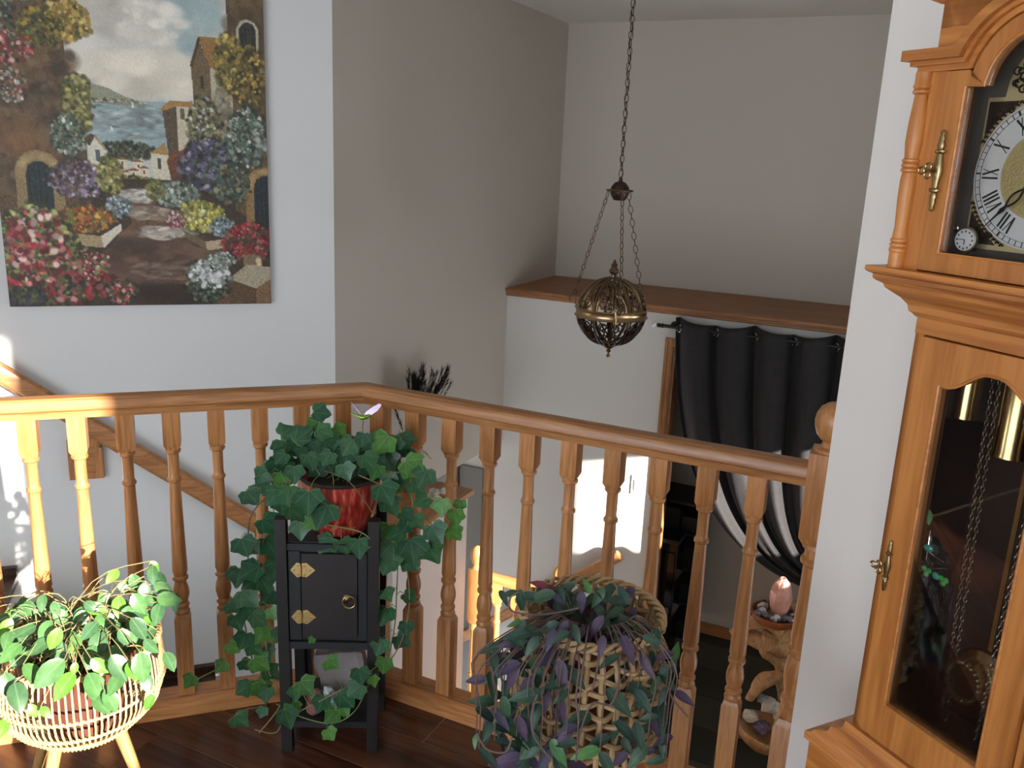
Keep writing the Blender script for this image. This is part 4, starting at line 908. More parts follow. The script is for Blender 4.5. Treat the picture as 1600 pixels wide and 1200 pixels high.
# ------------------------------------------------------------------ curtain, rod
YC = YB-.075
def XZc(x, y): q = pl(x, y, 0, 1, YC); return q.x, q.z
rod = thing('curtain_rod', 'black curtain rod with clear crystal ball finial below the ledge', 'curtain rod', (0, YC, 0))
rx, rz = XZc(1032, 510); rz2 = .695
bm = NB(); tube(bm, [(rx, 0, rz2), (.9, 0, rz2)], .010, 12); tube(bm, [(rx+.02, 0, rz2), (rx+.012, 0, rz2), (rx, 0, rz2), (rx-.008, 0, rz2), (rx-.02, 0, rz2)], [.010, .014, .009, .013, .008], 12); part('rod', bm, iron_m, rod, True)
part('finial', sphere(NB(), (rx-.036, 0, rz2), .018, 16, 10), mat('crystal_finial', (.75, .78, .8, 1), .05, .2), rod, True, label='clear crystal ball')
for x in (rx+.06, .8): bm = NB(); tube(bm, [(x, 0, rz2), (x, .072, rz2)], .006, 8); lathe(bm, [(.02, 0), (.02, .006)], 14, M=Matrix.Translation((x, .072, rz2)) @ Matrix.Rotation(PI/2, 4, 'X')); part('bracket', bm, iron_m, rod, True)
cu = thing('curtain', 'black velvet grommet curtain swept to the right over the closet doorway', 'curtain', (0, YC, 0))
NU, NV = 260, 70; xl, xr = XZc(1050, 500)[0], .40
topz = .735
def bez(a, b, c, d, t): return a*(1-t)**3+3*b*t*(1-t)**2+3*c*t*t*(1-t)+d*t**3
bm = NB(); grid = []
for i in range(NU):
    u = i/(NU-1); row_ = []
    fold = math.sin(2*PI*u*8.0+.6); 
    x0 = xl+(xr-xl)*u
    for j in range(NV):
        t = j/(NV-1)
        px = bez(x0, x0+.04+.02*u, -.98+1.0*u, .20, t); pz = bez(topz, .0, -.90+.10*u, -.60+.12*u, t)
        amp = .042*(1-.30*t)+.01*math.sin(3*u+5*t)
        y = fold*amp+.018*math.sin(2*PI*u*19+4*t)*t
        px += .018*math.cos(2*PI*u*8.0+.6)*(1-t)
        pz += .012*math.sin(2*PI*u*4+1)*(1-t)
        row_.append(bm.verts.new((px, y, pz)))
    grid.append(row_)
for i in range(NU-1):
    for j in range(NV-1): bm.faces.new((grid[i][j], grid[i+1][j], grid[i+1][j+1], grid[i][j+1]))
velvet = mat('black_velvet', (.012, .010, .012, 1), .75, bump=.5, bscale=120, var=.5); velvet.node_tree.nodes['Principled BSDF'].inputs['Sheen Weight'].default_value = .14; velvet.node_tree.nodes['Principled BSDF'].inputs['Sheen Roughness'].default_value = .4
o = part('drape', bm, velvet, cu, True, ang=180)
sol = o.modifiers.new('s', 'SOLIDIFY'); sol.thickness = .004
for i in range(16):
    u = (i+.5)/16; x = xl+(xr-xl)*u+.018*math.cos(2*PI*u*8+.6)
    yv = .045*math.sin(2*PI*u*8+.6)
    s = math.cos(2*PI*u*8+.6); a = math.atan2(.042*2*PI*8/(xr-xl)*s, 1)
    bm = NB(); tube(bm, [(x+.020*math.cos(t*PI/8)*math.cos(a), .0+yv*.3+.020*math.cos(t*PI/8)*math.sin(a)-.004, .690+.020*math.sin(t*PI/8)) for t in range(16)], .0035, 6, closed=True)
    part('grommet', bm, chrome_m, cu, True)
# things in the closet
cbx = pl(1060, 830, 0, 1, 5.2)
bc = thing('storage_rack', 'tall black shelf rack standing in the dark closet', 'rack', (-1.255, 5.22, ZE))
bm = NB()
for x in (-.18, .17): 
    for y in (-.15, .15): box(bm, x, x+.015, y, y+.015, 0, 1.05)
part('frame', bm, black_m, bc)
for z in (.12, .36, .60, .84, 1.04): part('shelf', bev(B(-.18, .185, -.15, .165, z, z+.018), .002), black_m, bc)
for z, nm_ in ((.138, 1), (.378, 2), (.618, 3), (.858, 4)):
    bm = NB()
    for k_ in range(3): box(bm, -.16+.115*k_, -.06+.115*k_, -.13, .13, z, z+.10+.02*((k_+nm_) % 3))
    part('storage_box', bev(bm, .004), black_m, bc)
o = thing('black_cabinet', 'glossy black cabinet just inside the closet opening', 'cabinet', (-1.20, 4.96, ZE))
part('body', bev(B(-.10, .06, -.10, .07, 0, .86), .006), mat('gloss_black', (.006, .006, .007, 1), .12), o); part('top', bev(B(-.105, .065, -.105, .075, .86, .885), .004), iron_m, o); part('door', bev(B(-.09, .05, -.112, -.101, .06, .80), .003), mat('gloss_black_door', (.005, .005, .006, 1), .1), o)

# ------------------------------------------------------------------ driftwood stand
DY = 4.22
def dp(x, y, dy=0): return pl(x, y, 0, 1, DY+dy)
base = dp(1195, 1178); dw = thing('driftwood_stand', 'twisted pale driftwood stand with two bowls on the dark slate floor', 'stand', (base.x, DY, ZE))
def loc(v): return Vector(v)-Vector((base.x, DY, ZE))
bm = NB()
def limb(pts, rs_):
    P_ = smooth_path([loc(p) for p in pts], 5); n_ = len(P_); R_ = [np.interp(i/(n_-1), np.linspace(0, 1, len(rs_)), rs_)*(1+.18*noise.noise(P_[i]*9)) for i in range(n_)]
    tube(bm, P_, [float(x) for x in R_], 12)
limb([dp(1235, 1150), dp(1232, 1100, .05), dp(1225, 1060, .05), dp(1222, 1010, .04), dp(1205, 970, .02), dp(1160, 975)], [.05, .045, .038, .045, .05, .03])
limb([dp(1228, 1055, .02), dp(1205, 1058, -.01), dp(1186, 1070, -.03), dp(1172, 1094, -.04)], [.042, .036, .030, .022])
limb([dp(1226, 1050, .03), dp(1240, 1080, .08), dp(1262, 1110, .08), dp(1255, 1165, .06)], [.03, .035, .035, .04])
limb([dp(1232, 1012, .02), dp(1208, 1008, .01), dp(1178, 998), dp(1152, 992), dp(1143, 984)], [.062, .060, .042, .026, .012])
limb([dp(1205, 990, 0), dp(1200, 1015, 0), dp(1222, 1040, .02)], [.05, .045, .035])
limb([dp(1215, 1000, .02), dp(1240, 970, .05), dp(1250, 950, .05)], [.05, .045, .05])
for v in bm.verts:
    n1 = noise.noise(v.co*16); n2 = noise.noise(v.co*16+Vector((7, 3, 1))); v.co += Vector((n1, n2, noise.noise(v.co*9)))*.022
for (x, y) in ((1176, 1001), (1188, 1010), (1222, 1032), (1150, 988)): sphere(bm, loc(dp(x, y, -.030)), .010, 8, 6, (1, .5, 1))
part('trunk', bm, drift_m, dw, True, ang=60)
bm = NB(); c0 = loc(dp(1197, 1150)); 
prof = [(.03, -.085), (.09, -.075), (.135, -.03), (.150, .02), (.14, .035), (.12, .005), (.08, -.03), (.001, -.05)]
lathe(bm, prof, 22, c=(c0.x, c0.y, c0.z+.02))
for v in bm.verts:
    v.co += Vector((noise.noise(v.co*7)*.02, noise.noise(v.co*7+Vector((4, 0, 0)))*.02, noise.noise(v.co*5+Vector((0, 9, 0)))*.03))
c1 = loc(dp(1130, 1150)); tube(bm, smooth_path([c0+Vector((-.12, -.02, 0)), (c0+c1)/2+Vector((-.02, 0, 0)), c1], 4), [.03, .03, .028, .026, .02, .016, .012, .008, .004], 8)
part('lower_bowl', bm, drift_m, dw, True, ang=60)
bm = NB(); c2 = loc(dp(1212, 962)); lathe(bm, [(.02, -.05), (.07, -.045), (.115, -.015), (.125, .022), (.118, .024), (.10, -.005), (.05, -.02), (.001, -.02)], 26, c=c2); part('upper_bowl', bm, bowl_m, dw, True, label='reddish brown turned bowl on top', ang=60)
wc2 = Vector((base.x, DY, ZE))+c2; wc0 = Vector((base.x, DY, ZE))+c0
# crystal lamp
sc_ = dp(1217, 934, 0.0); salt = thing('salt_crystal', 'pink and white upright salt crystal on top of the driftwood stand', 'crystal', (wc2.x+.012, wc2.y, wc2.z+.022))
bm = NB(); seg = 9; rows = [(.036, 0), (.052, .03), (.056, .08), (.052, .125), (.036, .165), (.016, .190)]
rg = []
for r_, z in rows: rg.append([bm.verts.new((r_*math.cos(2*PI*i/seg+.2)*(1+.10*random.uniform(-1, 1)), r_*math.sin(2*PI*i/seg+.2)*(1+.10*random.uniform(-1, 1)), z+.005*random.uniform(-1, 1))) for i in range(seg)])
for a, b in zip(rg, rg[1:]):
    for i in range(seg): bm.faces.new((a[i], a[(i+1) % seg], b[(i+1) % seg], b[i]))
bm.faces.new(rg[0][::-1]); bm.faces.new(rg[-1])
sm = mat('salt_crystal', (.80, .36, .28, 1), .35, bump=.8, bscale=60, var=.55); sm.node_tree.nodes['Principled BSDF'].inputs['Subsurface Weight'].default_value = .4; sm.node_tree.nodes['Principled BSDF'].inputs['Subsurface Radius'].default_value = (.06, .02, .015)
part('crystal', bm, sm, salt); part('crystal_base', lathe(NB(), [(.04, -.018), (.045, -.004), (.038, .004)], 16), mat('grey_stone', (.25, .22, .21, 1), .6), salt, True)
peb = [mat('pebble_white', (.6, .57, .52, 1), .5, var=.3), mat('pebble_mauve', (.14, .10, .13, 1), .35, var=.4), mat('pebble_grey', (.25, .24, .23, 1), .5, var=.3), mat('pebble_dark', (.05, .045, .05, 1), .4)]
rp = random.Random(11); pn = ['white', 'mauve', 'grey', 'dark']
cnt = 0
for k_ in range(40):
    a = 2*PI*(k_*.381966); q = .058+.046*rp.random(); 
    x, y = q*math.cos(a), q*math.sin(a); 
    bm = rock(NB(), (0, 0, 0), .0135+.008*rp.random(), (1, .8, .75), k_, .3, 2); mi = rp.randrange(4)
    o = part('pebble', bm, peb[mi], None, True, loc=(wc2.x+x, wc2.y+y, wc2.z+.018+.06*(q-.05)+.012*rp.random()))
    tag(o, '%s polished pebble in the upper bowl around the salt crystal' % pn[mi], 'pebble', '%s pebbles in the upper driftwood bowl' % pn[mi])
wq = mat('milky_quartz', (.55, .53, .46, 1), .4, var=.3, bump=.8, bscale=60); am = mat('amethyst', (.16, .12, .19, 1), .25, var=.4)
for (x, y, r_, m_, lab, cat) in ((1205, 1103, .052, wq, 'large milky quartz chunk at the back of the lower driftwood bowl', 'rock'), (1172, 1119, .038, wq, 'small white quartz chunk at the left of the lower driftwood bowl', 'rock'), (1190, 1136, .042, am, 'purple amethyst lump in front in the lower driftwood bowl', 'rock'), (1192, 1092, .032, peb[2], 'grey rock topmost behind the quartz in the lower driftwood bowl', 'rock'), (1215, 1118, .030, wq, 'pale quartz lump against the driftwood trunk in the lower bowl', 'rock')):
    q = dp(x, y, .0); o = part('mineral_rock', rock(NB(), (0, 0, 0), r_, (1, .9, .85), x, .5, 2, 2.2), m_, None, loc=q); tag(o, lab, cat)

# ------------------------------------------------------------------ black plant stand
rr_v = Vector((.8825, .4703, 0)); nn_v = Vector((-.4703, .8825, 0))
fl_ = (atz(450, 1172, 0)+atz(580, 1176, 0))/2; SO = Vector((fl_.x, fl_.y, 0))
ps = thing('plant_stand', 'black wooden cabinet plant stand with brass hinges in the railing corner', 'stand', SO, math.atan2(rr_v.y, rr_v.x))
SH = .665; hw_ = .112
for sx in (-1, 1):
    for y in (0, .185):
        bm = NB(); box(bm, sx*hw_-.014, sx*hw_+.014, y-.002, y+.026, 0, SH)
        for v in bm.verts: v.co.x += sx*(v.co.z/SH)*.004
        part('leg', bev(bm, .003), black_m, ps)
part('cabinet_body', bev(B(-hw_+.012, hw_-.012, .014, .20, .315, .60), .002), blackb_m, ps)
part('cabinet_top', bev(B(-hw_+.004, hw_-.004, .004, .205, .580, .598), .003), blackb_m, ps)
part('cabinet_bottom', bev(B(-hw_+.010, hw_-.010, .002, .205, .305, .325), .003), blackb_m, ps)
dfr = part('door', bev(B(-.066, .074, .003, .016, .338, .572), .002), mat('dark_door_panel', (.018, .014, .015, 1), .4, var=.4, bscale=40), ps)
part('door_frame', bev(B(-.098, -.069, .004, .016, .330, .578), .002), blackb_m, ps); part('door_frame', bev(B(.077, .098, .004, .016, .330, .578), .002), blackb_m, ps)
def hinge_bm(x, z):
    bm = NB()
    for sx in (-1, 1):
        q = [(x+sx*.002, z-.018), (x+sx*.014, z-.020), (x+sx*.023, z-.012), (x+sx*.036, z), (x+sx*.023, z+.012), (x+sx*.014, z+.020), (x+sx*.002, z+.018)]
        if sx < 0: q = [(x-(a-x)*-.8 if False else x+(a-x)*.75, b) for a, b in q][::-1]
        prism(bm, q, -.0005, .004, XZ)
        for (a, b) in ((.009, -.012), (.009, .012), (.023, 0)): sphere(bm, (x+sx*a*(1 if sx > 0 else .75), -.001, z+b), .0028, 8, 5)
    tube(bm, [(x, -.001, z-.014), (x, -.001, z+.014)], .0028, 8); return bm
for z in (.398, .529): part('hinge', hinge_bm(-.066, z), brass_m, dfr, False, label='brass butterfly hinge')
bm = NB(); lathe(bm, [(.001, 0), (.011, .001), (.009, .004), (.004, .007), (.001, .008)], 18, M=Matrix.Translation((.048, .002, .452)) @ Matrix.Rotation(PI/2, 4, 'X')); tube(bm, [(.055+.0165*math.cos(t*PI/9), -.008, .446+.0165*math.sin(t*PI/9)) for t in range(-12, 6)], .002, 6); part('ring_pull', bm, abrass_m, dfr, True, label='brass ring pull')
part('lower_shelf', bev(B(-hw_+.01, hw_-.01, .004, .205, .070, .088), .003), blackb_m, ps)
part('back_slat', B(-hw_+.012, -hw_+.03, .198, .206, .09, .31), black_m, ps)
def sp_(x, y, z): return SO+rr_v*x+nn_v*y+Vector((0, 0, z))
# red glazed pot
pc = sp_(.020, .10, .600)
rp_ = thing('red_pot', 'red glazed flower pot with streaked glaze on the black plant stand', 'pot', pc)
glz = bpy.data.materials.new('red_streaked_glaze'); glz.use_nodes = True; nt = glz.node_tree; b = nt.nodes['Principled BSDF']
tc = nt.nodes.new('ShaderNodeTexCoord'); mp = nt.nodes.new('ShaderNodeMapping'); mp.inputs['Scale'].default_value = (60, 60, 9); n1 = nt.nodes.new('ShaderNodeTexNoise'); n1.inputs['Scale'].default_value = 1.4; n1.inputs['Detail'].default_value = 3
nt.links.new(tc.outputs['Object'], mp.inputs[0]); nt.links.new(mp.outputs[0], n1.inputs['Vector']); cr = nt.nodes.new('ShaderNodeValToRGB'); e = cr.color_ramp.elements; e[0].position = .3; e[0].color = (.16, .008, .008, 1); e[1].position = .74; e[1].color = (.75, .22, .13, 1); x_ = e.new(.52); x_.color = (.36, .03, .022, 1)
nt.links.new(n1.outputs[0], cr.inputs[0]); nt.links.new(cr.outputs[0], b.inputs['Base Color']); b.inputs['Roughness'].default_value = .3; b.inputs['Coat Weight'].default_value = .5
part('pot', lathe(NB(), [(.055, 0), (.065, .004), (.086, .045), (.100, .10), (.106, .142), (.107, .152), (.100, .152), (.094, .135), (.001, .132)], 36), glz, rp_, True)
part('rim', lathe(NB(), [(.1025, .150), (.1085, .150), (.1095, .155), (.104, .158), (.0995, .155)], 36, cap=False), mat('dark_glazed_rim', (.03, .02, .018, 1), .3), rp_, True, label='dark glazed rim')
PTOP = pc+Vector((0, 0, .152))

# ------------------------------------------------------------------ leaves
def leaf_mesh(name, outline, cup=.12, mt=None, tipdroop=.15, rows=None):
    """outline: right half points (x,y) from base to tip; mirrored. size 1"""
    bm = NB(); n_ = len(outline)
    f = lambda x, y: (x, y, cup*abs(x)-tipdroop*y*y)
    mid = [bm.verts.new(f(0, y)) for x, y in outline]
    for sg in (1, -1):
        ed = [bm.verts.new(f(sg*x, y)) if x > 1e-4 else mid[i] for i, (x, y) in enumerate(outline)]
        for i in range(n_-1):
            q = [mid[i], ed[i], ed[i+1], mid[i+1]]; u_ = []
            for v in q:
                if v not in u_: u_.append(v)
            if len(u_) >= 3:
                try: bm.faces.new(u_ if sg > 0 else u_[::-1])
                except ValueError: pass
    me = bpy.data.meshes.new(name); bm.to_mesh(me); bm.free(); me.materials.append(mt); me.shade_smooth(); return me
def ivy_mesh(name, mt, v=0):
    # polar outline: five lobes, base at origin, centre at (0,.38)
    pts = [(0, .04), (.17, -.08), (.40, -.04), (.47, .14), (.60, .34), (.60, .44), (.38, .56), (.22, .74), (.06, .96), (0, .98)]
    if v: pts = [(0, .06), (.20, -.06), (.44, .04), (.46, .22), (.56, .50), (.44, .60), (.30, .66), (.17, .84), (0, .96)]
    bm = NB(); c_ = bm.verts.new((0, .30, -.02)); f = lambda x, y: (x, y, .16*abs(x)-.16*(y-.3)**2)
    ring = [bm.verts.new(f(x, y)) for x, y in pts]+[bm.verts.new(f(-x, y)) for x, y in pts[-2:0:-1]]
    for i in range(len(ring)): bm.faces.new((c_, ring[i], ring[(i+1) % len(ring)]))
    bmesh.ops.recalc_face_normals(bm, faces=bm.faces[:])
    me = bpy.data.meshes.new(name); bm.to_mesh(me); bm.free(); me.materials.append(mt); me.shade_smooth(); return me
TH = (0, .75, -.75, 1.5, -1.5)
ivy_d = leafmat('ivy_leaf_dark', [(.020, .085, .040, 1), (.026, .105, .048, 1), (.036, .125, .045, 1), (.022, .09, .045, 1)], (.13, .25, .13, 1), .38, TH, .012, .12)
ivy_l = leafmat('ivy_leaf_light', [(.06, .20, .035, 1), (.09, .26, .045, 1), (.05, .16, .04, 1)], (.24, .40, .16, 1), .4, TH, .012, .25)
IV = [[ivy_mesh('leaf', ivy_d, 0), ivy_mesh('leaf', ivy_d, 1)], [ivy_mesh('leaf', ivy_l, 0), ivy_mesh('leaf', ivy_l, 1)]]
def place_leaf(me, pos, size, ang, par, origin, tilt=.5, rnd=random, narrow=1., basis=None, center=.4):
    """pos: leaf centre in the world; ang: in-view direction of the tip (0 right, 90 up)"""
    vd = (CAM-pos).normalized(); n_ = (vd+Vector((0, 0, .35))+Vector((rnd.uniform(-1, 1), rnd.uniform(-1, 1), rnd.uniform(-1, 1)))*tilt).normalized()
    a = math.radians(ang); t = CR*math.cos(a)+CU*math.sin(a); t = (t-n_*t.dot(n_)).normalized(); s = t.cross(n_)
    M = Matrix((s*size*narrow, t*size, n_*size)).transposed().to_4x4(); b_ = pos-t*size*center; M.translation = b_-origin
    o = part('leaf', me, None, par); o.matrix_local = M; return b_
ivyp = thing('ivy', 'trailing green ivy spilling over the red pot down the plant stand', 'plant', PTOP)
IVL = '501,645,28,0 490,664,24,1 447,674,25,0 472,680,32,0 506,675,26,0 529,672,24,1 490,699,26,0 470,705,19,0 516,696,28,0 545,696,30,0 567,686,22,0 597,693,36,1 541,714,31,0 575,720,29,0 605,722,35,0 484,720,27,0 512,715,24,0 440,715,22,0 460,700,20,0 431,730,30,0 415,736,27,0 442,747,32,1 460,740,25,0 412,752,24,0 392,775,30,0 430,775,30,0 450,772,28,0 418,765,20,0 482,782,36,0 462,800,31,0 505,804,38,0 519,786,25,1 485,817,21,1 469,827,27,0 540,736,25,0 440,790,25,0 422,820,36,0 381,852,34,0 422,852,36,0 394,855,24,0 432,887,34,0 392,892,34,0 511,850,29,0 537,852,27,0 561,855,29,0 587,737,25,1 607,747,23,0 627,747,25,0 645,730,36,1 662,745,31,0 651,760,27,0 602,770,35,0 616,762,24,1 660,782,25,0 610,790,31,0 652,815,23,0 635,805,25,0 690,792,26,1 719,789,19,1 712,807,25,1 681,832,32,0 709,832,27,1 635,822,25,0 605,832,29,1 620,835,27,0 615,865,42,0 644,860,42,0 675,862,35,0 605,882,29,0 642,880,27,0 372,900,30,0 395,891,27,0 413,911,31,0 392,911,24,0 388,933,34,0 420,932,30,0 363,948,24,0 388,952,28,0 371,971,26,0 404,967,28,0 426,958,20,1 411,990,31,1 435,993,24,0 381,999,28,0 365,1010,24,1 398,1013,25,0 416,1020,26,0 346,1041,21,1 406,1036,30,1 424,1051,26,0 382,1038,20,0 382,1076,26,0 406,1074,34,1 417,1085,22,0 410,1112,17,0 375,1125,28,0 455,1102,27,1 449,1121,30,0 477,1073,31,1 462,1083,22,0 502,1098,27,0 518,1118,25,1 518,1036,23,1 563,1054,27,0 557,1077,29,0 540,1092,31,0 538,1109,21,1 515,1146,21,1 583,1064,17,1 600,1038,25,1 594,1009,27,0 629,1000,27,0 635,980,23,0 601,961,30,0 605,929,21,0 639,932,23,0 487,1000,11,1 297,1064,22,1'
def ivd(x, y):
    d = float(np.interp(y, [640, 700, 760, 850, 1000, 1130], [2.22, 2.18, 2.10, 2.15, 2.21, 2.26]))
    if x < 445 or x > 600: d += .05
    return d
rl = random.Random(21)
vines = [[(470, 742), (440, 722), (415, 760), (428, 800), (410, 850), (402, 900), (405, 960), (415, 1005), (420, 1050), (440, 1095), (405, 1145)], [(465, 742), (395, 800), (388, 870), (378, 930), (385, 990), (395, 1035)],
         [(590, 735), (625, 742), (645, 790), (625, 850), (620, 920), (617, 975), (605, 1030), (580, 1062), (555, 1110), (520, 1130), (470, 1120), (432, 1100)], [(600, 738), (650, 745), (660, 800), (690, 830), (715, 812)], [(505, 735), (545, 752), (585, 805)], [(510, 820), (560, 830), (578, 842)],
         [(398, 1140), (430, 1145), (450, 1122), (520, 1085), (560, 1062), (598, 1034)], [(520, 742), (503, 700), (501, 655)], [(297, 1066), (320, 1055), (344, 1041), (362, 1012)], [(560, 742), (610, 770), (625, 830), (640, 930), (628, 1000), (600, 1045)], [(560, 740), (575, 700), (600, 695)], [(500, 742), (470, 700), (447, 678)], [(530, 740), (545, 700), (530, 675)], [(418, 1000), (415, 1060), (418, 1100), (405, 1105)]]
VP_ = []
for vi, v in enumerate(vines):
    P_ = []
    for i, (x, y) in enumerate(v):
        d = ivd(x, y)+.02
        q = atd(x, y, d)
        if q.z < .008: q = atz(x, y, .008)
        P_.append(q)
    P_ = smooth_path(P_, 6); VP_ += P_
    bm = NB(); tube(bm, [p-PTOP for p in P_], .0017, 5); part('stem', bm, [stem_m, stemd_m, stemg_m][vi % 3], ivyp, True)
bmp = NB()
leafs = []
for tkn in IVL.split():
    x, y, s_, lg = map(int, tkn.split(',')); d = ivd(x, y)+rl.uniform(-.03, .03); pos = atd(x, y, d)
    if pos.z < .02: pos = atz(x, y, .02)
    leafs.append((x, y, s_, lg, pos))
for k_ in range(60):   # fill among the crown
    x = rl.uniform(435, 640); y = rl.uniform(685, 742); leafs.append((x, y, rl.uniform(20, 30), 0, atd(x, y, 2.24+rl.uniform(-.06, .08))))
for (x, y, s_, lg, pos) in leafs:
    sz = s_/FPX*2.3*1.08; ang = -90+rl.uniform(-55, 55) if y > 690 else rl.uniform(-150, 60)
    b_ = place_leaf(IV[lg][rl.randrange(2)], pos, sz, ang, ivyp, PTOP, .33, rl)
    nv = min(VP_, key=lambda p: (p-b_).length)
    if (nv-b_).length < .09:
        mid = (nv+b_)/2+Vector((0, 0, .008)); tube(bmp, [nv-PTOP, mid-PTOP, b_-PTOP], .0010, 4)
    elif y < 760:
        tube(bmp, [Vector((rl.uniform(-.05, .05), rl.uniform(-.05, .05), -.01)), (b_-PTOP)*.5+Vector((0, 0, .02)), b_-PTOP], .0010, 4)
part('leaf_stalks', bmp, stemg_m, ivyp, True, kind='stuff')
part('soil', lathe(NB(), [(.001, -.016), (.085, -.017), (.085, -.022), (.001, -.022)], 24), soil_m, ivyp, True)
# hummingbird stake
hb = atd(568, 650, 2.20); hbt = thing('hummingbird_stake', 'small metal hummingbird with violet wings on a wire stake in the ivy pot', 'ornament', hb)
bm = NB(); tube(bm, smooth_path([(0, 0, -.01), (-.002, 0, -.04), (-.005, .02, -.10)], 4), .0009, 5); part('wire', bm, iron_m, hbt, True)
hm = lambda dx, dy, dz=0: CR*dx+CU*dy-FW*dz
bm = NB(); tube(bm, [hm(-.032, .006), hm(-.018, .002), hm(-.004, -.004), hm(.008, -.002), hm(.016, .002), hm(.020, .001)], [.0015, .003, .0065, .006, .0035, .001], 10); tube(bm, [hm(.018, .001), hm(.028, -.004)], .0006, 5); part('body', bm, mat('iridescent_green', (.22, .38, .05, 1), .25, .6), hbt, True)
wm = mat('violet_silver_wing', (.42, .34, .50, 1), .25, .7, var=.5, bscale=160)
bm = NB(); q = [hm(.0, .0), hm(.006, .010), hm(.022, .022), hm(.040, .032), hm(.046, .028), hm(.036, .014), hm(.022, .004), hm(.006, -.003)]
f_ = [bm.verts.new(p+FW*.001) for p in q]; g_ = [bm.verts.new(p-FW*.001) for p in q]; bm.faces.new(f_); bm.faces.new(g_[::-1])
for i in range(8): bm.faces.new((f_[i], f_[(i+1) % 8], g_[(i+1) % 8], g_[i]))
part('wing', bm, wm, hbt)
bm = NB(); tube(bm, [hm(-.006, .004), hm(-.018, .018, -.004), hm(-.034, .036, -.006)], [.001, .0035, .0005], 6); part('wing', bm, wm, hbt)
# rocks on the lower shelf
gr = mat('grey_slate_rock', (.25, .22, .22, 1), .5, bump=1, bscale=30, var=.45)
def shelf_rock(name, lab, x, y, r, sc, mt, seed, amp=.4, rot=0, sub=2, z=None):
    zz = .088+r*sc[2]*.84 if z is None else z
    bm = rock(NB(), (0, 0, 0), r, sc, seed, amp, sub, 1.8); o = part(name, bm, mt, None, loc=sp_(x, y, zz), rot=(0, rot, math.atan2(rr_v.y, rr_v.x))); tag(o, lab, 'rock'); return o
bm = NB(); prism(bm, [(-.055, 0), (.045, 0), (.064, .05), (.066, .150), (.02, .145), (-.03, .140), (-.068, .132), (-.066, .095), (-.045, .06)], -.02, .02, XZ); bmesh.ops.subdivide_edges(bm, edges=bm.edges[:], cuts=2, use_grid_fill=True)
for v in bm.verts: v.co += Vector([noise.noise(v.co*30+Vector((i*9, 0, 0)))*.012 for i in range(3)])
o = part('slate_rock', bm, gr, None, loc=sp_(.012, .10, .089), rot=(-.12, 0, math.atan2(rr_v.y, rr_v.x))); tag(o, 'large flat grey slab of rock upright on the lower shelf of the plant stand', 'rock')
shelf_rock('pink_rock', 'pinkish brown pointed rock at the left on the lower shelf of the plant stand', -.045, .045, .032, (.8, .7, 1.15), mat('pink_stone', (.32, .16, .13, 1), .6, bump=1, bscale=40, var=.3), 5)
bm = NB(); lathe(bm, [(.010, 0), (.016, .006), (.016, .036), (.001, .054)], 6); o = part('quartz_point', bm, mat('clear_quartz', (.45, .55, .58, 1), .08, spec=.8), None, loc=sp_(.008, .045, .125), rot=(.2, -.5, .3)); tag(o, 'clear quartz point on the rocks of the plant stand shelf', 'crystal')
shelf_rock('green_rock', 'grey green rounded stone under the quartz point on the plant stand shelf', .015, .05, .026, (1.2, 1, .8), mat('greenish_stone', (.12, .16, .14, 1), .45, bump=.8, bscale=40, var=.4), 9)

# ------------------------------------------------------------------ rattan basket plant (left)
RC = atd(122, 1000, 2.0); RIMZ = RC.z
rb = thing('rattan_basket', 'round pale rattan basket planter on splayed wooden legs in the sun', 'basket', (RC.x, RC.y, 0))
prof_r = [(.172, RIMZ+.0), (.178, RIMZ-.035), (.181, RIMZ-.08), (.174, RIMZ-.13), (.150, RIMZ-.175), (.110, RIMZ-.207)]
BOT = prof_r[-1][1]
zs = np.linspace(prof_r[0][1], BOT, 14); rsz = np.interp(-zs, [-p[1] for p in prof_r], [p[0] for p in prof_r])
NR = 84
for k_ in range(NR):
    a = 2*PI*k_/NR; bm = NB(); tube(bm, [(r_*math.cos(a), r_*math.sin(a), z) for r_, z in zip(rsz, zs)], .0024, 5); part('cane', bm, rattan_m, rb, True)
def ring_w(z, r, rad, nm, wraps=60, wave=.0):
    bm = NB(); n_ = 96; tube(bm, [(r*math.cos(2*PI*i/n_), r*math.sin(2*PI*i/n_), z) for i in range(n_)], rad, 6, closed=True)
    tube(bm, [((r+rad*1.3*math.cos(2*PI*i*NR/(NR*6)))*math.cos(2*PI*i/(NR*6)), (r+rad*1.3*math.cos(2*PI*i/6))*math.sin(2*PI*i/(NR*6)), z+rad*1.3*math.sin(2*PI*i/6)) for i in range(NR*6)], rad*.5, 4, closed=True)
    part(nm, bm, rattan_m, rb, True)
ring_w(RIMZ, .173, .005, 'rim')
for z in (RIMZ-.10, RIMZ-.155, RIMZ-.195): ring_w(z, float(np.interp(-z, [-p[1] for p in prof_r], [p[0] for p in prof_r]))+.002, .003, 'weaving_band')
ring_w(BOT, .110, .005, 'bottom_ring')
part('basket_floor', lathe(NB(), [(.001, BOT-.006), (.112, BOT-.006), (.112, BOT), (.001, BOT)], 36), rattan_m, rb, True)
for a in (-1.45, .25, 3.5):
    e = Vector((math.cos(a), math.sin(a), 0)); bm = NB(); tube(bm, [e*.085+Vector((0, 0, BOT-.005)), e*.16+Vector((0, 0, 0))], [.016, .009], 12); part('leg', bm, beech_m, rb, True)
ip = thing('plastic_pot', 'terracotta coloured pot inside the rattan basket', 'pot', (RC.x, RC.y, BOT+.001))
part('pot', lathe(NB(), [(.085, 0), (.105, .10), (.118, .165), (.124, .168), (.124, .185), (.116, .185), (.112, .16), (.001, .155)], 32), terra_m, ip, True)
hoya = thing('trailing_houseplant', 'leafy green trailing houseplant spilling from the rattan basket', 'plant', (RC.x, RC.y, BOT+.16))
HO = Vector((RC.x, RC.y, BOT+.16))
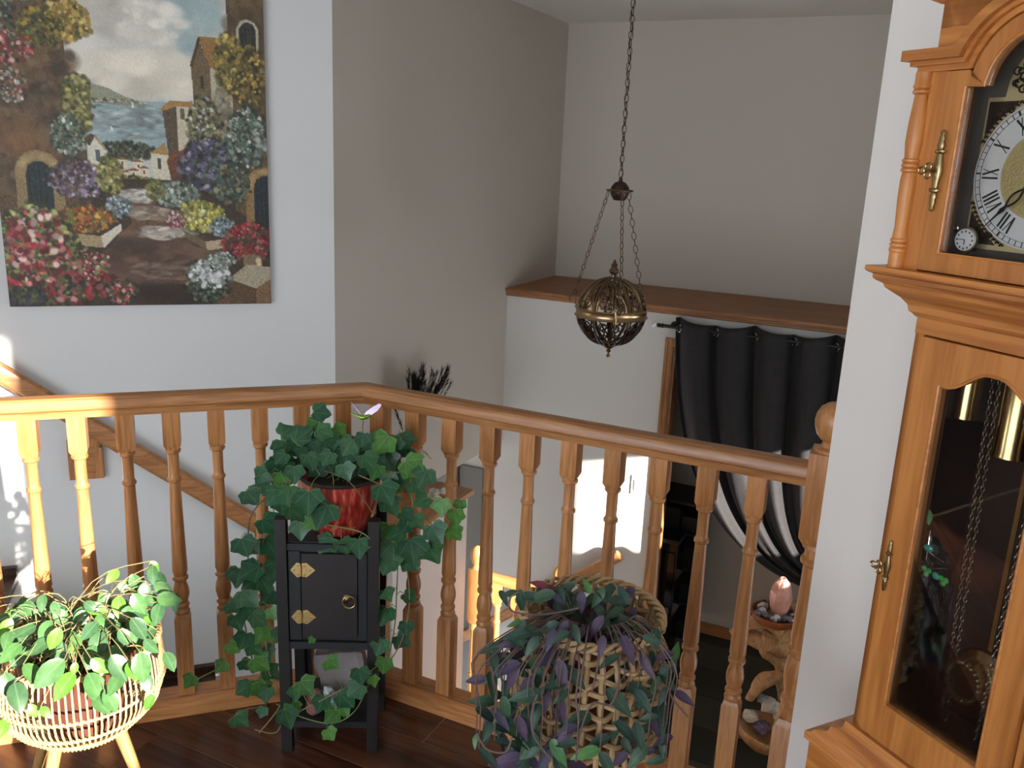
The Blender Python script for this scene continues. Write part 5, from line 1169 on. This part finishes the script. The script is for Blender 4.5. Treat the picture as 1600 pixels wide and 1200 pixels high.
part('soil', lathe(NB(), [(.001, 0), (.11, 0), (.11, .004), (.001, .004)], 24), soil_m, hoya, True)
oval = [(0, 0), (.14, .08), (.25, .25), (.29, .45), (.24, .66), (.12, .86), (0, 1.0)]
ho_d = leafmat('houseplant_leaf', [(.042, .10, .045, 1), (.065, .15, .055, 1), (.075, .18, .05, 1), (.038, .10, .045, 1)], (.12, .2, .09, 1), .28, (0,), .02, .2)
ho_l = leafmat('houseplant_leaf_light', [(.09, .25, .03, 1), (.13, .32, .04, 1)], (.2, .35, .1, 1), .35, (0,), .02, .3)
HM = [leaf_mesh('leaf', oval, .22, ho_d, .25), leaf_mesh('leaf', oval, .22, ho_l, .25)]
HL = '98,956,32,0 163,938,26,0 176,900,22,1 198,918,24,1 212,912,26,0 242,887,20,1 217,944,30,0 187,948,24,0 181,970,28,0 218,982,32,0 249,905,26,0 263,936,30,0 273,942,24,0 246,959,28,0 232,965,24,1 235,936,28,0 159,973,24,0 85,999,28,1 61,1010,30,0 93,1027,36,0 31,1027,32,0 17,1019,30,0 52,1053,32,0 76,1053,42,0 99,1072,36,1 11,999,24,0 8,982,26,1 57,950,24,0 42,953,24,0 65,942,22,0 23,959,24,1 153,1007,36,0 142,1027,30,0 181,1027,38,0 187,1044,36,0 156,1041,26,1 195,996,24,0 150,1075,40,0 159,1101,28,0 174,1095,30,0 181,1067,30,0 221,1044,36,0 207,1047,26,1 229,1067,26,0 232,1098,22,1 266,1033,26,0 235,1010,24,0 13,1072,32,0 28,1089,36,0 52,1111,18,1 71,1113,17,1 4,1137,24,1 113,1013,15,1 116,1045,15,1 238,898,24,0 225,925,26,0 255,920,26,0 205,955,24,0 120,1000,24,0 140,985,26,0 70,985,26,0 40,985,26,0 -12,1010,30,0 -15,1050,30,0 -20,970,26,0'
rh = random.Random(5); bms = NB(); items = []
for tkn in HL.split():
    x, y, s_, lg = map(int, tkn.split(','))
    d = 1.96 if y < 975 else (1.88 if y < 1030 else 1.815)
    if x > 225 and y > 1000: d = 1.93
    if x < 10: d += .05
    items.append((x, y, s_, lg, d+rh.uniform(-.02, .02)))
for k_ in range(80): x = rh.uniform(-10, 235); y = rh.uniform(945, 1015); items.append((x, y, rh.uniform(20, 30), int(rh.random() < .1), 1.98+rh.uniform(-.05, .07)))
for (x, y, s_, lg, d) in items:
    pos = atd(x, y, d); ang = -90+rh.uniform(-50, 50) if y > 960 else rh.uniform(-140, 20)
    b_ = place_leaf(HM[lg], pos, s_/FPX*2.0*1.25, ang, hoya, HO, .45, rh, 1.05, center=.5)
    st_ = Vector((rh.uniform(-.07, .07), rh.uniform(-.07, .07), 0)); e = b_-HO; md = (st_+e)*.5+Vector((0, 0, .05+.03*rh.random()))
    if e.z < -.02: md = Vector((e.x*.9, e.y*.9, .05)); 
    tube(bms, smooth_path([st_, md, e], 4), .0012, 4)
part('stem', bms, stem_m, hoya, True, kind='stuff')
for k_ in range(6):
    p_ = smooth_path([Vector((rh.uniform(-.1, .1), rh.uniform(-.1, .1), .01)), Vector((rh.uniform(-.15, .15), rh.uniform(-.15, .1), .06)), Vector((rh.uniform(-.2, .2), rh.uniform(-.18, .05), .03))], 6)
    bm = NB(); tube(bm, p_, .0022, 5); part('vine', bm, stem_m, hoya, True)
g1 = atd(233, 1010, 1.98)

# ------------------------------------------------------------------ wicker planter with purple plant
WC = atd(925, 958, 1.66); WZ = WC.z; WR_ = .132
wk = thing('wicker_basket', 'open-weave willow basket planter on wooden legs at the right', 'basket', (WC.x, WC.y, 0))
wp = [(.126, WZ), (.136, WZ-.05), (.143, WZ-.12), (.143, WZ-.19), (.132, WZ-.26), (.105, WZ-.31)]
def wr(z): return float(np.interp(-z, [-p[1] for p in wp], [p[0] for p in wp]))
NS = 30
for k_ in range(NS):
    a = 2*PI*k_/NS; bm = NB(); zz = np.linspace(WZ, WZ-.31, 25)
    tube(bm, [((wr(z)+.005*math.sin(PI*i/2*1.0+k_*PI))*math.cos(a), (wr(z)+.005*math.sin(PI*i/2+k_*PI))*math.sin(a), z) for i, z in enumerate(zz)], .0056, 6); part('upright_cane', bm, wick_m, wk, True)
for j, z in enumerate(np.arange(WZ-.024, WZ-.31, -.0205)):
    bm = NB(); n_ = NS*6; r0 = wr(z); ph = (j % 2)*PI
    tube(bm, [((r0+.008*math.cos(PI*i/6+ph))*math.cos(2*PI*i/n_), (r0+.008*math.cos(PI*i/6+ph))*math.sin(2*PI*i/n_), z+.003*math.sin(i*.37+j)) for i in range(n_)], .0052, 6, closed=True); part('woven_cane', bm, wick_m, wk, True)
for j in range(3):
    bm = NB(); n_ = 120; tube(bm, [((WR_+.007*math.cos(i*PI/5+j*2.1))*math.cos(2*PI*i/n_), (WR_+.007*math.cos(i*PI/5+j*2.1))*math.sin(2*PI*i/n_), WZ+.003+.007*math.sin(i*PI/5+j*2.1)) for i in range(n_)], .0042, 6, closed=True); part('braided_rim', bm, wick_m, wk, True)
part('basket_floor', lathe(NB(), [(.001, WZ-.316), (.108, WZ-.316), (.108, WZ-.308), (.001, WZ-.308)], 30), wick_m, wk, True)
part('seat_board', lathe(NB(), [(.001, WZ-.336), (.125, WZ-.336), (.13, WZ-.33), (.125, WZ-.317), (.001, WZ-.317)], 30), orange_m, wk, True)
for a in (.6, 2.2, 3.8, 5.35):
    e = Vector((math.cos(a), math.sin(a), 0)); bm = NB(); tube(bm, [e*.095+Vector((0, 0, WZ-.333)), e*.15], [.015, .011], 10); part('leg', bm, beech_m, wk, True)
ip2 = thing('clay_pot', 'orange brown clay pot inside the willow basket', 'pot', (WC.x, WC.y, WZ-.307))
part('pot', lathe(NB(), [(.06, 0), (.075, .14), (.092, .262), (.100, .264), (.100, .284), (.092, .284), (.088, .25), (.001, .245)], 32), mat('clay', (.17, .055, .028, 1), .6, var=.2), ip2, True)
PO = Vector((WC.x, WC.y, WZ-.05)); pp = thing('purple_houseplant', 'trailing purple and green leaved houseplant covering the willow basket', 'plant', PO)
part('soil', lathe(NB(), [(.001, -.004), (.086, -.004), (.086, 0), (.001, 0)], 24), soil_m, pp, True)
lance = [(0, 0), (.10, .06), (.17, .22), (.19, .40), (.15, .62), (.07, .85), (0, 1.0)]
tg = leafmat('tradescantia_green', [(.018, .050, .032, 1), (.024, .070, .040, 1), (.022, .055, .045, 1), (.034, .085, .035, 1)], (.07, .15, .09, 1), .48, (0,), .012, .12)
tpm = leafmat('tradescantia_purple', [(.055, .030, .075, 1), (.075, .045, .085, 1), (.03, .03, .07, 1)], (.12, .08, .14, 1), .55, (0,), .012, .15)
tl = leafmat('tradescantia_fresh', [(.06, .18, .06, 1), (.09, .25, .07, 1)], (.16, .32, .12, 1), .35, (0,), .012, .2)
tr_ = leafmat('tradescantia_red', [(.22, .035, .05, 1), (.16, .03, .05, 1)], None, .45, (0,), .012, .2)
TM = [leaf_mesh('leaf', lance, .35, m_, .35) for m_ in (tg, tpm, tl, tr_)]
TL = '844,932,40,0,190 884,918,28,0,200 917,914,24,2,100 873,959,36,0,-90 908,942,30,1,-90 973,928,30,0,120 968,949,28,0,200 961,972,36,0,185 989,973,28,2,-50 808,973,26,2,195 810,989,40,0,185 837,985,28,0,-20 874,995,28,0,215 854,1027,42,1,215 983,1016,36,1,-70 949,1033,28,0,205 782,1004,28,0,190 791,1044,36,1,200 771,1054,38,0,220 815,1038,30,0,0 898,1058,40,0,-45 878,1055,36,1,-80 864,1070,32,0,180 1000,1078,40,0,-30 822,1087,42,0,190 754,1095,36,0,180 782,1087,28,0,-30 771,1081,26,2,100 969,1098,44,0,-50 853,1095,30,1,-95 878,1109,30,1,-80 898,1129,46,0,215 782,1135,38,0,-90 765,1132,46,1,-110 816,1138,30,1,-70 1031,1115,52,0,-88 1012,1122,26,0,190 1044,1064,32,0,-55 1041,1047,34,0,220 1056,1017,28,2,85 980,1143,36,0,-50 827,1163,46,0,-120 793,1189,46,1,190 873,1177,36,2,-60 915,1177,36,2,200 932,1160,36,0,205 881,1160,32,0,170 995,1183,38,0,230 742,1159,18,2,-90 904,1194,34,1,0 842,912,26,3,150 855,918,24,3,0 1010,1040,30,1,-60 1005,1095,34,0,-60 1070,1090,30,1,-40 742,1062,30,1,185 760,1150,30,0,-100 1000,1150,34,0,-80 950,1195,34,0,-60 840,1060,30,0,-100 930,975,26,0,-40 900,990,26,0,-70 860,1000,28,1,-110 1020,1000,26,0,-20 940,1010,26,1,-100 830,1010,30,0,-120 800,1060,34,1,-110 790,1110,34,0,-80 835,1120,34,0,-100'
rt_ = random.Random(8); bms = NB(); items = []
for tkn in TL.split():
    x, y, s_, kd, ag = map(int, tkn.split(',')); d = 1.63 if y < 980 else 1.52
    if x > 1020 or x < 790: d = 1.60
    items.append((x, y, s_, kd, ag, d+rt_.uniform(-.02, .02)))
for k_ in range(170):
    if k_ < 60: x = rt_.gauss(905, 60); y = rt_.uniform(925, 1010); d = (1.66 if y < 970 else 1.56)+rt_.uniform(-.05, .05)
    elif k_ < 130: x = rt_.uniform(760, 885); y = rt_.uniform(1000, 1200); d = 1.54+rt_.uniform(-.03, .05)
    else: x = rt_.uniform(960, 1045); y = rt_.uniform(990, 1200); d = 1.58+rt_.uniform(-.03, .05)
    items.append((x, y, rt_.uniform(22, 34), rt_.choice([0, 0, 0, 1, 1, 0]), -90+rt_.uniform(-80, 80), d))
for (x, y, s_, kd, ag, d) in items:
    pos = atd(x, y, d); b_ = place_leaf(TM[kd], pos, s_/FPX*1.6*1.25, ag, pp, PO, .40, rt_, 1.1, center=.5)
    e = b_-PO; h2 = Vector((e.x, e.y, 0)); r_ = h2.length
    if e.z < .0:
        u_ = h2/r_; md1 = u_*.09+Vector((0, 0, .075)); md2 = u_*max(.155, r_)+Vector((0, 0, .03)); md3 = Vector((e.x, e.y, (e.z+.03)/2)) ; path = [u_*.04, md1, md2, md3, e]
    else: path = [h2*.3, h2*.7+Vector((0, 0, e.z*.7+.01)), e]
    if rt_.random() < .42: tube(bms, smooth_path(path, 4), .0012, 4)
part('stem', bms, stemp_m, pp, True, kind='stuff')
# long hanging stems as parts
for (pts) in ([(900, 985), (905, 1040), (900, 1090), (905, 1130)], [(930, 985), (935, 1030), (925, 1080)], [(960, 985), (968, 1050), (955, 1100), (925, 1100), (905, 1150), (900, 1190)], [(840, 1085), (832, 1110), (835, 1150), (860, 1185)], [(985, 1000), (1010, 1030), (1050, 1040)], [(1045, 1070), (1050, 1090), (1075, 1120)], [(810, 925), (797, 935), (800, 955), (850, 960), (905, 950)], [(745, 1145), (760, 1170), (790, 1175), (800, 1150)]):
    bm = NB(); tube(bm, smooth_path([atd(x, y, 1.50 if 990 < y and x < 990 else 1.58)-PO for x, y in pts], 6), .0018, 6); part('hanging_stem', bm, stemp_m, pp, True)
# pale dried leaf standing in the pot
o_ = atd(955, 950, 1.66); bm = NB(); q = [atd(935, 992, 1.68), atd(962, 990, 1.68), atd(978, 945, 1.68), atd(968, 912, 1.68), atd(950, 940, 1.68)]
nrm = (q[1]-q[0]).cross(q[3]-q[0]).normalized()*.0015; a_ = [bm.verts.new(p+nrm-o_) for p in q]; b2_ = [bm.verts.new(p-nrm-o_) for p in q]; bm.faces.new(a_); bm.faces.new(b2_[::-1])
for i in range(5): bm.faces.new((a_[i], a_[(i+1) % 5], b2_[(i+1) % 5], b2_[i]))
tag(part('dried_leaf', bm, mat('pale_dry_leaf', (.42, .36, .26, 1), .6, var=.2), None, loc=o_), 'pale beige pointed dried leaf stuck in the purple plant pot', 'leaf')

# ------------------------------------------------------------------ vase with feathers, coral on the half wall
CZ = -.028
vp_ = Vector((-2.12, 3.36, CZ)); vs = thing('feather_vase', 'dark narrow-necked vase standing on the half wall cap behind the ivy', 'vase', vp_)
part('body', lathe(NB(), [(.035, 0), (.042, .01), (.05, .05), (.045, .10), (.028, .135)], 20), mat('brown_vase', (.13, .07, .04, 1), .5, var=.4), vs, True)
part('neck', lathe(NB(), [(.028, .135), (.020, .15), (.022, .19), (.029, .215), (.025, .217), (.016, .19), (.016, .15)], 20), iron_m, vs, True)
fm = mat('black_feather', (.012, .010, .009, 1), 1, var=.6, bscale=60, spec=.05)
ft = thing('feather_bunch', 'bunch of dark wispy feathers rising from the vase on the half wall', 'feathers', vp_+Vector((0, 0, .2)))
rf = random.Random(3)
FO = vp_+Vector((0, 0, .2))
for k_ in range(48):
    tip = pl(636+rf.random()*72, 570+rf.random()*40, 1, 0, -2.12+rf.uniform(-.05, .05)); base_ = Vector((rf.uniform(-.008, .008), rf.uniform(-.008, .008), -.03)); tp = tip-FO
    if k_ > 44: tp = pl([618, 645, 625][k_-45], [640, 645, 680][k_-45], 1, 0, -2.12)-FO
    path = smooth_path([base_, base_*.3+tp*.35+Vector((0, -.02, .05)), tp*.8, tp], 6); bm = NB(); tube(bm, path, [.0013*(1-i/len(path))+.0003 for i in range(len(path))], 4)
    for i in range(len(path)//2-3, len(path)-1):
        for j in range(5):
            c_ = path[i].lerp(path[i+1], j/5); dr_ = (path[i+1]-path[i]).normalized(); sd = Vector((rf.uniform(-.35, .35), 1, 0)).cross(dr_).normalized(); sd2 = dr_.cross(sd)
            for sg in (-1, 1):
                v = (sd2*sg*.6+dr_*1.9+Vector((rf.uniform(-.4, .4), rf.uniform(-.3, .3), rf.uniform(-.5, .3)))).normalized()*rf.uniform(.022, .048)
                p_a = c_; p_b = c_+v; s_ = dr_*.0028; vv = [bm.verts.new(x) for x in (p_a-s_, p_a+s_, p_b)]; bm.faces.new(vv)
    me = bpy.data.meshes.new('feather'); bm.to_mesh(me); bm.free(); me.materials.append(fm); o = bpy.data.objects.new('feather', me); C.objects.link(o); o.parent = ft
pg = thing('dried_grass', 'small bunch of beige dried grass plumes leaning right beside the vase', 'dried grass', FO); pm_ = mat('dry_grass', (.42, .30, .20, 1), .8)
for k_ in range(6):
    tp = pl(648+k_*5, 705+rf.random()*14, 1, 0, -2.10)-FO; path = smooth_path([Vector((0, 0, -.02)), tp*.5+Vector((0, 0, .02)), tp], 6); bm = NB(); tube(bm, path, .001, 4)
    for i in range(4, len(path)):
        for j in range(10):
            p_a = path[i]; v = Vector((rf.uniform(-1, 1), rf.uniform(-1, 1), rf.uniform(-.4, 1.2))).normalized()*rf.uniform(.006, .014); s_ = Vector((.0012, .0012, 0)); bm.faces.new([bm.verts.new(x) for x in (p_a-s_, p_a+s_, p_a+v)])
    me = bpy.data.meshes.new('plume'); bm.to_mesh(me); bm.free(); me.materials.append(pm_); o = bpy.data.objects.new('plume', me); C.objects.link(o); o.parent = pg
cp = atz(680, 785, CZ); bm = NB()
for k_ in range(16):
    v = Vector((rf.uniform(-1, 1), rf.uniform(-1, 1), rf.uniform(0, 1.6)))*.032; rock(bm, v+Vector((0, 0, .016)), .017, (1, 1, 1), k_, .5, 1, 2.5)
tag(part('coral_cluster', bm, mat('white_coral', (.55, .50, .40, 1), .8, bump=1, bscale=80, var=.35), None, True, loc=cp), 'knobbly white coral lump on the half wall oak cap', 'coral')
